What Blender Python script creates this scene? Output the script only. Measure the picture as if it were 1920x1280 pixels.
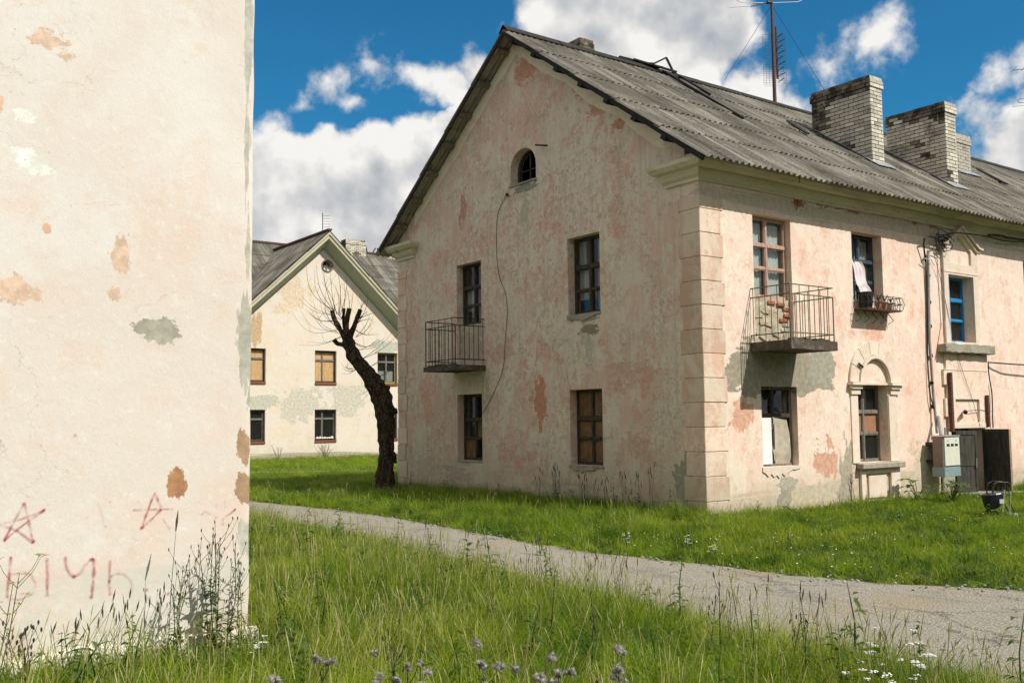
import bpy, bmesh, math, random
import numpy as np
from mathutils import Vector, Matrix, Quaternion, noise as mnoise
from mathutils.geometry import tessellate_polygon
random.seed(7); rng = np.random.default_rng(7)
S = bpy.context.scene
for o in list(bpy.data.objects): bpy.data.objects.remove(o)
COL = S.collection

# ------------------------------------------------------------------ camera
F_PX, PITCH, ROLL, YAW = 1843.4, 0.0795, -0.0109, 0.9375
CAM = Vector((11.1704, -12.0988, 1.6486))
FW = Vector((-math.sin(YAW)*math.cos(PITCH), math.cos(YAW)*math.cos(PITCH), math.sin(PITCH)))
_r = Vector((math.cos(YAW), math.sin(YAW), 0)); _u = _r.cross(FW)
RT = _r*math.cos(ROLL)+_u*math.sin(ROLL); UP = -_r*math.sin(ROLL)+_u*math.cos(ROLL)
cd = bpy.data.cameras.new('camera'); cam = bpy.data.objects.new('camera', cd); COL.objects.link(cam)
cd.sensor_width = 36; cd.lens = F_PX/1920*36; cd.clip_start = .05; cd.clip_end = 2000
m = Matrix((RT, UP, -FW)).transposed().to_4x4(); m.translation = CAM; cam.matrix_world = m
S.camera = cam

# ------------------------------------------------------------------ light
SUND = Vector((1, .36, 1.16)).normalized()
SUN_EL = math.asin(SUND.z); SUN_ROT = math.atan2(SUND.x, SUND.y)
sl = bpy.data.lights.new('sun', 'SUN'); sl.energy = 5.0; sl.angle = math.radians(.53); sl.color = (1, .965, .905)
so = bpy.data.objects.new('sun', sl); COL.objects.link(so)
so.rotation_euler = SUND.to_track_quat('Z', 'Y').to_euler(); so.location = (0, 0, 30)
S.view_settings.view_transform = 'Standard'; S.view_settings.look = 'None'
S.view_settings.exposure = 0.0; S.view_settings.gamma = 1
try: S.view_settings.use_curve_mapping = False
except Exception: pass

def pdir(px, py):
    return (FW + RT*((px-960)/F_PX) - UP*((py-640)/F_PX))
def un(px, py, ax, val):
    d = pdir(px, py); return CAM + d*((val-CAM[ax])/d[ax])
RZ0, RM, RX0 = 9.80, .712, -5.03            # main roof: ridge height, slope, ridge x
def roofpt(px, py):
    d = pdir(px, py); t = (RZ0-RM*(CAM.x-RX0)-CAM.z)/(d.z+RM*d.x); return CAM+d*t
def SX(r, g=None, b=None):                  # srgb 0..255 -> linear
    return tuple(((c/255)/12.92 if c < 10.3 else ((c/255+.055)/1.055)**2.4) for c in (r, g, b))

# ------------------------------------------------------------------ node helpers
class NT:
    def __init__(s, tree): s.t = tree; s.t.nodes.clear()
    def n(s, typ, **kw):
        nd = s.t.nodes.new(typ)
        for k, v in kw.items(): setattr(nd, k, v)
        return nd
    def set(s, sock, v):
        if isinstance(v, bpy.types.NodeSocket): s.t.links.new(v, sock)
        elif isinstance(v, (tuple, list, Vector)) and len(v) == 3 and sock.type == 'RGBA': sock.default_value = (*v, 1)
        elif sock.type in ('RGBA', 'VECTOR') and isinstance(v, (int, float)): sock.default_value = (v, v, v, 1) if sock.type == 'RGBA' else (v, v, v)
        else: sock.default_value = v
    def math(s, op, a, b=0, c=0, clamp=False):
        nd = s.n('ShaderNodeMath', operation=op, use_clamp=clamp)
        for i, v in enumerate((a, b, c)):
            if i < len(nd.inputs): s.set(nd.inputs[i], v)
        return nd.outputs[0]
    def vm(s, op, a, b=(0, 0, 0), out=0):
        nd = s.n('ShaderNodeVectorMath', operation=op); s.set(nd.inputs[0], a); s.set(nd.inputs[1], b)
        return nd.outputs[out]
    def noise(s, vec, scale=1, detail=4, rough=.55, dist=0, color=False):
        nd = s.n('ShaderNodeTexNoise'); s.set(nd.inputs['Vector'], vec)
        for k, v in (('Scale', scale), ('Detail', detail), ('Roughness', rough), ('Distortion', dist)): s.set(nd.inputs[k], v)
        return nd.outputs['Color' if color else 'Fac']
    def mr(s, v, a, b, c=0, d=1, smooth=True):
        nd = s.n('ShaderNodeMapRange', interpolation_type='SMOOTHSTEP' if smooth else 'LINEAR')
        for i, x in enumerate((v, a, b, c, d)): s.set(nd.inputs[i], x)
        return nd.outputs[0]
    def mix(s, f, a, b, mode='MIX'):
        nd = s.n('ShaderNodeMix', data_type='RGBA', blend_type=mode)
        s.set(nd.inputs[0], f); s.set(nd.inputs[6], a); s.set(nd.inputs[7], b); return nd.outputs[2]
    def pos(s): return s.n('ShaderNodeNewGeometry').outputs['Position']
    def obj(s): return s.n('ShaderNodeTexCoord').outputs['Object']
    def rnd(s): return s.n('ShaderNodeObjectInfo').outputs['Random']
    def voro(s, vec, scale, feature='F1', rand=1):
        nd = s.n('ShaderNodeTexVoronoi', feature=feature); s.set(nd.inputs['Vector'], vec); s.set(nd.inputs['Scale'], scale)
        s.set(nd.inputs['Randomness'], rand); return nd.outputs['Distance']
    def bump(s, h, strength=.5, dist=.01, normal=None):
        nd = s.n('ShaderNodeBump'); s.set(nd.inputs['Height'], h); s.set(nd.inputs['Strength'], strength)
        s.set(nd.inputs['Distance'], dist)
        if normal: s.set(nd.inputs['Normal'], normal)
        return nd.outputs[0]
    def pbsdf(s, col, rough=.8, normal=None, spec=.3, metal=0, **kw):
        b = s.n('ShaderNodeBsdfPrincipled')
        s.set(b.inputs['Base Color'], col); s.set(b.inputs['Roughness'], rough); s.set(b.inputs['Metallic'], metal)
        s.set(b.inputs['Specular IOR Level'], spec)
        if normal: s.set(b.inputs['Normal'], normal)
        for k, v in kw.items(): s.set(b.inputs[k.replace('_', ' ')], v)
        return b.outputs[0]
    def out(s, sh):
        o = s.n('ShaderNodeOutputMaterial'); s.t.links.new(sh, o.inputs[0])
def mat(name):
    m_ = bpy.data.materials.new(name); m_.use_nodes = True; return m_, NT(m_.node_tree)

# ------------------------------------------------------------------ world: sky and clouds
W = bpy.data.worlds.new('World'); S.world = W; W.use_nodes = True
t = NT(W.node_tree)
D = t.vm('NORMALIZE', t.n('ShaderNodeTexCoord').outputs['Generated'])
BL = [(470,355,80,1.2),(540,340,78,1.3),(620,325,76,1.4),(700,320,76,1.4),(780,310,70,1.3),(860,262,52,1.2),(640,420,150,1.6),(480,420,140,1.6),
      (800,400,150,1.6),(900,320,90,1.4),(858,222,26,1.0),(560,520,180,1.6),(740,520,180,1.6),
      (785,160,44,.40),(835,152,50,.50),(885,125,46,.42),(875,80,36,.28),(955,45,30,.3),
      (1010,35,56,.5),(1075,40,90,1.1),(1160,60,130,1.5),(1260,50,130,1.5),(1330,30,90,1.2),(1130,130,100,1.3),(1260,130,110,1.4),(1340,90,80,.9),
      (1210,-60,190,1.3),(1395,165,60,.5),(1455,185,52,.5),(1510,205,46,.4),
      (600,170,62,.33),(640,195,40,.36),(700,118,70,.22),(510,265,60,.3),
      (1560,105,60,.32),(1630,85,66,.38),(1680,110,50,.25),(1860,130,56,.42),(1930,110,62,.5),(1825,205,50,.28),(1890,240,60,.30),(1930,310,90,.8),(1840,290,60,.3)]
def density(vec):
    wv = t.noise(vec, 9, 4, .6, 0, True)
    wp = t.vm('ADD', vec, t.vm('SCALE', t.vm('SUBTRACT', wv, (.5, .5, .5)), (0, 0, 0)))
    sc = t.t.nodes[-1]
    q = t.vm('SUBTRACT', wv, (.5, .5, .5)); q2 = t.n('ShaderNodeVectorMath', operation='SCALE'); t.set(q2.inputs[0], q); q2.inputs[3].default_value = .07
    wp = t.vm('ADD', vec, q2.outputs[0])
    cur = None
    for px, py, rr, g in BL:
        d_ = pdir(px, py).normalized(); dd = t.vm('DISTANCE', wp, tuple(d_), out=1)
        v = t.mr(dd, rr/F_PX*1.2, 0, 0, g, False)
        cur = v if cur is None else t.math('MAXIMUM', cur, v)
    # unseen clouds over the rest of the sky, cover raised to brighten the gable
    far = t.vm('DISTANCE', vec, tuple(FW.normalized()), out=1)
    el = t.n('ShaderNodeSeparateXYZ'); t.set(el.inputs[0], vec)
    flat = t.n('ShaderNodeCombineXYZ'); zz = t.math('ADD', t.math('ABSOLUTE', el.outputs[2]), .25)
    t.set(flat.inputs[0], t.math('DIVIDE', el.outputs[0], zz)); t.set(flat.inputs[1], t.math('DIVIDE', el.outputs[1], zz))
    fill_clouds = t.mr(t.noise(flat.outputs[0], 1.6, 4, .55), .38, .6, 0, 1.3, False)
    fill_clouds = t.math('MULTIPLY', fill_clouds, t.mr(far, .62, .8, 0, 1))
    cur = t.math('MAXIMUM', cur, fill_clouds)
    n1 = t.noise(vec, 17, 8, .60)
    return cur, n1
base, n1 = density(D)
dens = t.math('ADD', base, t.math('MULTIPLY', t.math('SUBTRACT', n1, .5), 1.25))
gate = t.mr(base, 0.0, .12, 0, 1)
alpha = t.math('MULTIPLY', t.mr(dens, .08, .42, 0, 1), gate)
off = (SUND*.5 + Vector((0, 0, 1)) + RT*.3).normalized()*.022
D2 = t.vm('ADD', D, tuple(off)); n2 = t.noise(D2, 17, 4, .5); n3 = t.noise(D, 7, 3, .5); n4 = t.noise(t.vm('ADD', D, tuple(off*2.6)), 7, 3, .5)
n1s = t.noise(D, 17, 4, .5); lit = t.math('ADD', t.math('MULTIPLY', t.math('SUBTRACT', n1s, n2), 1.7), t.math('MULTIPLY', t.math('SUBTRACT', n3, n4), 1.6))
lit = t.math('ADD', lit, t.mr(base, .25, 1.5, .66, .42, False), clamp=True)
ccol = t.n('ShaderNodeValToRGB'); t.set(ccol.inputs[0], lit)
cr = ccol.color_ramp; cr.elements[0].position = .08; cr.elements[0].color = (.40, .44, .48, 1); cr.elements[1].position = .8; cr.elements[1].color = (.93, .91, .88, 1)
e = cr.elements.new(.45); e.color = (.62, .625, .635, 1)
sky = t.n('ShaderNodeTexSky', sky_type='NISHITA'); sky.sun_disc = False; sky.sun_elevation = SUN_EL; sky.sun_rotation = SUN_ROT
sky.air_density = 1; sky.dust_density = .3; sky.ozone_density = 2.5; sky.altitude = 200
SKYS = .10
skc = t.mix(1, sky.outputs[0], (.19, .82, 1.04), 'MULTIPLY')
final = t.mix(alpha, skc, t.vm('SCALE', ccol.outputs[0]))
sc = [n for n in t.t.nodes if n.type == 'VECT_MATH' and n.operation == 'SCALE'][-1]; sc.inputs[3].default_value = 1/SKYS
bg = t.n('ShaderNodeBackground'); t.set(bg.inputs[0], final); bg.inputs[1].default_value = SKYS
wo = t.n('ShaderNodeOutputWorld'); t.t.links.new(bg.outputs[0], wo.inputs[0])
W.cycles.sampling_method = 'MANUAL'; W.cycles.sample_map_resolution = 512

# ------------------------------------------------------------------ materials
def simple(name, col, rough=.7, var=.25, scale=12, bump=.2, spec=.3, metal=0, vec=(1, 1, 1), rnd=0.0):
    m_, t = mat(name); p = t.vm('MULTIPLY', t.pos(), vec)
    n = t.noise(p, scale, 6, .65)
    c = t.mix(t.mr(n, .3, .7), tuple(x*(1-var) for x in col), tuple(min(1, x*(1+var)) for x in col))
    if rnd: c = t.mix(1, c, t.mr(t.rnd(), 0, 1, 1-rnd, 1+rnd*.6, False), 'MULTIPLY')
    t.out(t.pbsdf(c, rough, t.bump(t.noise(p, scale*6, 4, .6), bump, .004) if bump else None, spec, metal)); return m_

def plaster(name, base, tones, patches=(), crack=.0, dirt=None, bump=1.0, speck=.12, streak=0, rough=.9, rnd=0, holes=0):
    m_, t = mat(name); p = t.pos(); col = base; H = 0
    for (sv, sc_, lo, hi, c, k, *msk) in tones:
        n = t.noise(t.vm('ADD', t.vm('MULTIPLY', p, sv), (sc_*3.1, 7.7, sc_)), sc_, 7, .70, .35)
        f = t.math('MULTIPLY', t.mr(n, lo, hi), k)
        if msk: f = t.math('MULTIPLY', f, t.mr(t.noise(t.vm('ADD', p, (msk[0]*5.3, 2.2, msk[0])), msk[0], 3, .6), .47, .56))
        col = t.mix(f, col, c)
    if streak:
        n = t.noise(t.vm('MULTIPLY', p, (9, 9, .55)), 1, 5, .6)
        col = t.mix(t.math('MULTIPLY', t.mr(n, .48, .75), streak), col, tuple(x*.55 for x in base))
    h = t.noise(p, 38, 4, .72); hb = t.noise(p, 5, 3, .6)
    H = t.math('ADD', t.math('MULTIPLY', h, .35), t.math('MULTIPLY', hb, 1.1))
    if dirt:
        sep = t.n('ShaderNodeSeparateXYZ'); t.set(sep.inputs[0], p)
        zz = t.math('ADD', sep.outputs[2], t.math('MULTIPLY', t.math('SUBTRACT', t.noise(p, 1.7, 6, .65), .5), 1.1))
        col = t.mix(t.mr(zz, dirt[0], dirt[1], dirt[2], 0), col, dirt[3])
    for (c, r, pc, amp) in patches:
        v = t.vm('DIVIDE', t.vm('SUBTRACT', p, c), r); l = t.vm('LENGTH', v, out=1)
        en = t.noise(t.vm('ADD', t.vm('MULTIPLY', v, (1, .35, 1) if r[1] > .28 and r[0] != .3 else (.35, 1, 1)), c), 1.1, 5, .70)
        l = t.math('ADD', l, t.math('MULTIPLY', t.math('SUBTRACT', en, .47), 1.2+amp*1.5))
        f = t.mr(l, 1.0, .93) if amp < 3 else t.math('MULTIPLY', t.mr(l, 1.15, .65), .8); pn = t.mix(t.mr(t.noise(p, 11, 5, .6), .35, .7), tuple(x*.82 for x in pc), tuple(x*1.12 for x in pc))
        col = t.mix(f, col, pn)
    if crack:
        wp = t.vm('ADD', p, t.vm('MULTIPLY', t.noise(p, 2.2, 5, .6, 0, True), (.5, .5, .5)))
        ck = t.mr(t.voro(wp, 1.5, 'DISTANCE_TO_EDGE'), .0055, 0)
        ck = t.math('MULTIPLY', ck, t.mr(t.noise(p, .9, 3, .5), .5, .62)); col = t.mix(t.math('MULTIPLY', ck, crack), col, (.12, .09, .07))
    if holes:
        vs = t.mr(t.voro(t.vm('ADD', p, (3, 1, 2)), 9, 'F1'), .075, .05); vs = t.math('MULTIPLY', vs, t.mr(t.noise(p, 1.3, 2, .5), .52, .6))
        col = t.mix(t.math('MULTIPLY', vs, holes), col, (.2, .16, .12))
    sp = t.mr(t.noise(p, 90, 3, .75), .3, .7, 1-speck, 1+speck); col = t.mix(1, col, sp, 'MULTIPLY')
    if rnd: col = t.mix(1, col, t.mr(t.rnd(), 0, 1, 1-rnd, 1+rnd*.4, False), 'MULTIPLY')
    t.out(t.pbsdf(col, rough, t.bump(H, .75*bump, .014), .15)); return m_

GREY = (.34, .30, .22)
def gp(px, py, w_, h_, c, amp=1.0, ax=1, v=0.0):  # patch given on the gable / facade plane by its place there
    q = un(px, py, ax, v); k = (q-CAM).length/F_PX
    r = (w_*k*1.3, .3, h_*k*1.2) if ax == 1 else (.3, w_*k*(1.8 if v == 0 else 1.1), h_*k*1.15)
    return (tuple(q), r, c, amp)
RED = (.33, .135, .085); PINK = (.50, .27, .19)
M_gable = plaster('gable_plaster', (.70, .575, .45),
    [((1, 1, .8), .45, .44, .58, (.72, .61, .48), .8), ((1, 1, .8), 1.0, .48, .57, (.68, .46, .355), .85), ((1, 1, .7), 1.7, .53, .59, (.70, .63, .48), .8),
     ((1, 1, .85), 2.2, .545, .58, (.62, .34, .24), .6, .6), ((1.1, 1.1, .85), 7, .52, .555, (.56, .28, .19), .55, .75), ((1, 1, .9), 4.5, .54, .57, (.58, .52, .39), .55, .5), ((1.1, 1.1, .9), 17, .54, .58, (.42, .27, .18), .5, .9), ((1, 1, .9), 9, .53, .57, (.76, .69, .57), .6, .7), ((1, 1, 1), 12, .54, .58, (.34, .31, .24), .5, 1.3)],
    [gp(985, 395, 10, 42, (.50, .45, .34), 3), gp(1098, 640, 16, 46, (.50, .46, .36), 3), gp(912, 735, 12, 40, (.46, .42, .32), 3), gp(1290, 420, 16, 60, (.52, .47, .36), 3), gp(1080, 920, 90, 18, (.44, .39, .29), 3), gp(860, 890, 70, 16, (.44, .39, .29), 3), gp(940, 660, 40, 26, (.62, .39, .29), 3), gp(1180, 700, 56, 26, (.62, .40, .30), 3.4), gp(1200, 840, 34, 30, (.60, .38, .28), 3), gp(800, 740, 26, 40, (.68, .42, .31), 3), gp(960, 850, 40, 24, (.62, .38, .28), 3.2), gp(1160, 430, 20, 16, (.68, .40, .30), 3), gp(1010, 752, 22, 36, (.56, .29, .18), 1.6), gp(985, 128, 34, 22, (.60, .32, .22), 2.0), gp(1120, 205, 22, 12, (.60, .32, .22), 2.6), gp(1160, 232, 18, 12, (.56, .28, .19), 2.6), gp(1085, 170, 16, 10, (.60, .32, .22), 2.6),
     gp(1105, 618, 22, 10, (.30, .26, .18), 1.6), gp(1100, 592, 30, 10, (.40, .33, .24), .8), gp(985, 350, 30, 9, (.30, .28, .22), 1.2), gp(868, 395, 12, 30, (.54, .32, .23), 2.8), gp(1300, 900, 40, 60, (.36, .33, .24), 1.2)],
    crack=.35, dirt=(-.1, 1.6, .6, (.42, .36, .25)), bump=1.2, streak=.38, holes=.35)
M_facade = plaster('facade_plaster', (.77, .615, .50),
    [((1, 1, .7), .6, .44, .60, (.77, .52, .40), .7), ((1, 1, .7), 1.5, .51, .60, (.76, .66, .53), .9), ((1, 1, .8), 3.4, .55, .61, (.64, .355, .24), .5), ((1, 1, .85), 8, .53, .57, (.78, .70, .58), .7, .8), ((1, 1, .85), 14, .55, .60, (.62, .38, .27), .4, 1.1), ((1, 1, .8), 4.4, .58, .63, (.60, .50, .36), .5)],
    [((0, 5, 5.48), (.3, 9.5, .20), (.52, .46, .35), 3.2), ((0, 7, .15), (.3, 9, .35), (.50, .43, .31), 3.4), gp(1635, 625, 26, 24, (.72, .42, .30), 3, 0), gp(1545, 380, 13, 8, (.46, .19, .11), 2, 0), gp(1598, 392, 14, 8, (.46, .19, .11), 2.2, 0), gp(1672, 402, 16, 7, (.46, .2, .12), 2.4, 0), gp(1750, 420, 10, 7, (.44, .2, .13), 2.4, 0), gp(1500, 700, 60, 40, GREY, .55, 0), gp(1420, 690, 52, 48, GREY, .8, 0), gp(1545, 690, 22, 34, (.36, .34, .26), .6, 0), gp(1470, 950, 14, 44, (.34, .31, .23), 1.3, 0), gp(1590, 890, 14, 60, (.40, .35, .26), 1.2, 0),
     gp(1500, 380, 12, 10, (.36, .14, .08), 1.6, 0), gp(1537, 381, 6, 8, (.36, .14, .08), 1.6, 0), gp(1570, 386, 8, 6, (.36, .14, .08), 2, 0), gp(1710, 410, 14, 8, (.36, .16, .1), 2.6, 0),
     gp(1475, 905, 20, 12, (.42, .38, .3), 1.0, 0), gp(1395, 780, 18, 30, (.66, .38, .26), 1.8, 0), gp(1740, 870, 40, 30, (.62, .52, .38), 1.6, 0), gp(1550, 860, 20, 34, (.62, .36, .25), 2, 0)],
    crack=.3, dirt=(-.1, 1.0, .8, (.48, .40, .27)), bump=.95, streak=.16, holes=.3)
M_quoin = plaster('quoin_plaster', (.72, .58, .45), [((1, 1, .8), 1.5, .46, .58, (.64, .42, .30), .8), ((1, 1, 1), 5, .55, .66, (.56, .30, .2), .6), ((1, 1, 1), 3, .52, .7, (.58, .55, .42), .6)], crack=.5, dirt=(-.2, 1.2, .7, (.40, .34, .23)), rnd=.16)
M_trim = plaster('trim_plaster', (.74, .62, .50), [((1, 1, 1), 2, .5, .7, (.66, .46, .34), .6), ((1, 1, 1), 6, .55, .7, (.5, .46, .34), .5)], crack=.4, rnd=.08)
M_corn = plaster('cornice_plaster', (.64, .585, .43), [((.4, .4, 3), 2, .5, .62, (.42, .39, .20), .5), ((1, .5, 2), 5, .54, .68, (.40, .28, .14), .55), ((1, 1, 1), 1, .5, .7, (.58, .53, .40), .7)], crack=.4, bump=.8)
M_verge = plaster('verge_plaster', (.80, .70, .52), [((1, 1, 1), 1, .5, .62, (.76, .58, .43), .6), ((1, 1, 1), 4, .54, .62, (.62, .54, .38), .5)], bump=1)
M_conc = plaster('old_concrete', (.34, .31, .24), [((1, 1, 1), 4, .45, .65, (.24, .21, .15), .8), ((1, 1, 1), 12, .5, .65, (.44, .41, .33), .6)], bump=2)
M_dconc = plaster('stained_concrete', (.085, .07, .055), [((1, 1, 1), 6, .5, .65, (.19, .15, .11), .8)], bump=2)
M_infill = plaster('crumbled_infill', (.46, .40, .29), [((1, 1, 1), 3, .5, .6, (.36, .33, .22), .8), ((1, 1, 1), 6, .57, .62, (.62, .55, .44), .9), ((1, 1, 2), 4, .60, .64, (.45, .14, .06), .9)], crack=.9, bump=3)
M_brickred = simple('red_brick', (.42, .13, .065), .9, .35, 20, .6, rnd=.3)
M_left = plaster('pale_plaster', (.68, .615, .54),
    [((1, 1, 1), .8, .45, .62, (.71, .67, .61), .9), ((1, 1, .8), .7, .48, .62, (.69, .55, .45), .65), ((1, 1, 1), 3.5, .56, .64, (.68, .52, .40), .35), ((1, 1, 1), 10, .58, .62, (.72, .69, .60), .6), ((1, 1, 1), 30, .66, .68, (.4, .3, .2), .6)],
    [(tuple(un(a, b, 0, 4.2)), (.3, w_*.0044, h_*.0044), c, am) for a, b, w_, h_, c, am in [
        (300, 620, 36, 24, (.40, .38, .30), 1.5), (462, 640, 16, 90, (.44, .42, .34), 1.0), (456, 838, 14, 30, (.40, .27, .16), .5), (456, 916, 17, 26, (.40, .27, .16), .5),
        (330, 908, 17, 26, (.42, .22, .11), .35), (458, 1010, 16, 34, (.50, .48, .40), .9), (90, 75, 28, 16, (.68, .50, .37), 1.8), (125, 105, 12, 10, (.68, .50, .37), 1.8), (228, 475, 14, 36, (.68, .50, .37), 1.6), (88, 428, 6, 9, (.66, .42, .28), .6),
        (45, 290, 20, 14, (.82, .82, .74), 1.0), (70, 315, 26, 10, (.82, .82, .74), 1.6), (50, 215, 18, 12, (.80, .79, .70), 1.0), (0, 190, 6, 14, (.68, .48, .34), 1), (25, 545, 30, 26, (.68, .50, .37), 2.4), (215, 550, 10, 14, (.68, .50, .37), 1.4),
        (467, 60, 10, 130, (.50, .49, .42), .9), (464, 280, 7, 90, (.52, .5, .42), 1.6), (466, 460, 6, 60, (.5, .46, .36), 1.8)]],
    crack=.25, bump=.4, speck=.05, holes=.4)
# washed lower paint band of the left wall is its own tone
def left_band():
    t = M_left.node_tree; N_ = NT.__new__(NT); N_.t = t
    b = [n for n in t.nodes if n.type == 'BSDF_PRINCIPLED'][0]; src = b.inputs['Base Color'].links[0].from_socket
    p = N_.pos(); sep = N_.n('ShaderNodeSeparateXYZ'); N_.set(sep.inputs[0], p)
    z = N_.math('ADD', sep.outputs[2], N_.math('MULTIPLY', N_.math('SUBTRACT', N_.noise(p, 9, 6, .7), .5), .05))
    f = N_.mr(z, .70, .66, 0, 1); n = N_.noise(p, 4, 7, .65)
    f = N_.math('MULTIPLY', f, N_.mr(n, .42, .56, .25, .92)); f = N_.math('MULTIPLY', f, N_.mr(z, .22, .36, .2, 1))
    c = N_.mix(f, src, (.60, .575, .49)); f2 = N_.math('MULTIPLY', N_.mr(z, .45, .2), N_.mr(N_.noise(p, 3, 6, .7), .5, .6)); c = N_.mix(N_.math('MULTIPLY', f2, .6), c, (.50, .40, .26))
    N_.set(b.inputs['Base Color'], c)
left_band()
M_b3 = plaster('far_plaster', (.70, .63, .53), [((1, 1, 1), .55, .46, .66, (.70, .57, .40), .6), ((1, 1, 1), .9, .5, .7, (.70, .56, .46), .7), ((1, 1, .5), 2.5, .56, .7, (.56, .48, .34), .5)],
    [gp(565, 755, 44, 30, (.60, .55, .45), 1.6, 0, -30), gp(650, 750, 42, 26, (.60, .55, .45), 1.6, 0, -30), gp(480, 620, 12, 34, (.55, .40, .24), .8, 0, -30), gp(725, 650, 34, 14, (.52, .51, .42), .7, 0, -30),
     gp(490, 755, 34, 14, (.54, .52, .42), 1.1, 0, -30), gp(550, 556, 34, 34, (.70, .57, .42), 2.2, 0, -30), gp(600, 852, 160, 5, (.42, .38, .28), 1.3, 0, -30)], crack=.3, dirt=(-.2, .8, .5, (.5, .42, .3)))
M_b3s = plaster('far_cornice', (.60, .55, .40), [((1, 1, 1), 2, .5, .7, (.5, .48, .34), .7)], bump=.5)
M_b3soff_shaded = plaster('far_soffit', (.44, .45, .36), [((1, 1, 1), 2, .5, .7, (.34, .36, .26), .7)], bump=.5)  # the soffit's grey-green shade is put into its colour

def sheetmat(name, axis, tint=1.0):
    m_, t = mat(name); p = t.pos()
    v = (.3, 4.5, .3) if axis == 'x' else (4.5, .3, .3)
    n = t.noise(t.vm('MULTIPLY', p, v), 1, 7, .7); n2 = t.noise(p, 26, 6, .75); n3 = t.noise(p, 1.1, 4, .6)
    c = t.mix(t.mr(n, .36, .64), (.09*tint, .083*tint, .068*tint), (.27*tint, .25*tint, .205*tint)); c = t.mix(t.math('MULTIPLY', t.mr(n2, .5, .64), .7), c, (.33*tint, .315*tint, .26*tint))
    c = t.mix(t.math('MULTIPLY', t.mr(n3, .46, .62), .6), c, (.09*tint, .085*tint, .06*tint))
    c = t.mix(1, c, t.mr(t.rnd(), 0, 1, .78, 1.15, False), 'MULTIPLY')
    t.out(t.pbsdf(c, .92, t.bump(n2, .9, .008), .1)); return m_
M_sheet = sheetmat('asbestos_sheet', 'x', .95); M_sheet2 = sheetmat('asbestos_sheet_far', 'y', .8)
M_dark = simple('tarred_wood', (.022, .019, .016), .85, .4, 10, .5)
M_purlin = simple('weathered_purlin', (.19, .16, .12), .85, .35, 10, .5)
M_brick = plaster('silicate_brick', (.62, .57, .47), [((1, 1, 1), 14, .5, .7, (.42, .37, .28), .6), ((1, 1, .8), 1.8, .55, .68, (.10, .085, .07), .75)], bump=.8, rnd=.35)
M_brickd = plaster('sooty_brick', (.20, .17, .13), [((1, 1, 1), 3, .45, .56, (.05, .043, .034), .9), ((1, 1, 1), 6, .55, .62, (.34, .29, .22), .8)], bump=1, rnd=.4)
M_mort = simple('dark_mortar', (.05, .045, .036), .95, .3, 30, .6)
M_zinc = simple('zinc_flashing', (.27, .29, .31), .6, .3, 8, .2, .4, .4)
M_wood = simple('weathered_frame', (.055, .042, .028), .7, .5, 22, .4, vec=(1, 1, .2))
M_woodl = simple('greyed_frame', (.17, .155, .13), .7, .4, 22, .4, vec=(1, 1, .2))
M_pinkf = simple('pinkish_brown_frame', (.46, .29, .22), .6, .25, 18, .3, vec=(1, 1, .2))
M_redf = simple('red_brown_sill', (.22, .07, .035), .6, .3, 14, .3)
M_bluef = simple('blue_paint', (.015, .21, .44), .45, .22, 14, .25, .5, vec=(1, 1, .3))
M_dbluef = simple('dull_blue_paint', (.05, .075, .10), .5, .3, 14, .25)
M_ochre = simple('ochre_frame', (.36, .24, .06), .6, .35, 14, .3)
M_board = simple('hardboard', (.30, .165, .075), .75, .25, 6, .2)
M_boardd = simple('dark_hardboard', (.17, .095, .042), .75, .35, 5, .2)
M_boardw = simple('white_board', (.78, .78, .76), .6, .05, 5, .1)
M_boardg = simple('greyed_board', (.42, .36, .27), .75, .2, 5, .2)
M_boardt = simple('terracotta_board', (.33, .15, .085), .75, .12, 5, .1)
M_boardy = simple('yellow_chipboard', (.52, .33, .15), .75, .15, 6, .1)
M_curt = simple('curtain_cloth', (.50, .50, .45), .9, .12, 18, .2, vec=(1, 1, .1))
M_curtw = simple('pale_curtain', (.8, .8, .74), .9, .1, 18, .2, vec=(1, 1, .1))
M_lace = simple('lace_cloth', (.55, .56, .55), .9, .2, 60, .2)
M_cloth = simple('pale_pink_cloth', (.70, .62, .62), .9, .12, 16, .3, vec=(1, 1, .15))
M_door = simple('door_planks', (.05, .048, .035), .8, .5, 20, .5, vec=(1, 1, .15))
M_dooredge = simple('bare_wood_edge', (.34, .23, .13), .8, .2, 20, .2)
M_metald = simple('dark_iron', (.035, .03, .026), .55, .5, 40, .3, .5, .3)
M_rust = simple('rusty_iron', (.10, .045, .03), .7, .5, 30, .4)
M_rail = simple('railing_paint', (.12, .12, .075), .6, .5, 40, .3)
M_grey = simple('grey_pipe', (.30, .28, .27), .5, .15, 9, .1, .5)
M_boxc = simple('cream_enamel', (.62, .63, .50), .4, .06, 5, .05, .5)
M_boxg = simple('blue_grey_enamel', (.22, .29, .30), .45, .1, 5, .05, .5)
M_black = simple('black_rubber', (.012, .012, .013), .5, .2, 20, .1)
M_alu = simple('bare_aluminium', (.6, .6, .6), .35, .1, 20, .05, .5, .7)
M_pot = simple('terracotta_pot', (.38, .2, .12), .8, .2, 20, .2)
M_interior = simple('dark_interior', (.10, .09, .08), .95, .2, 3, 0)
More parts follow.
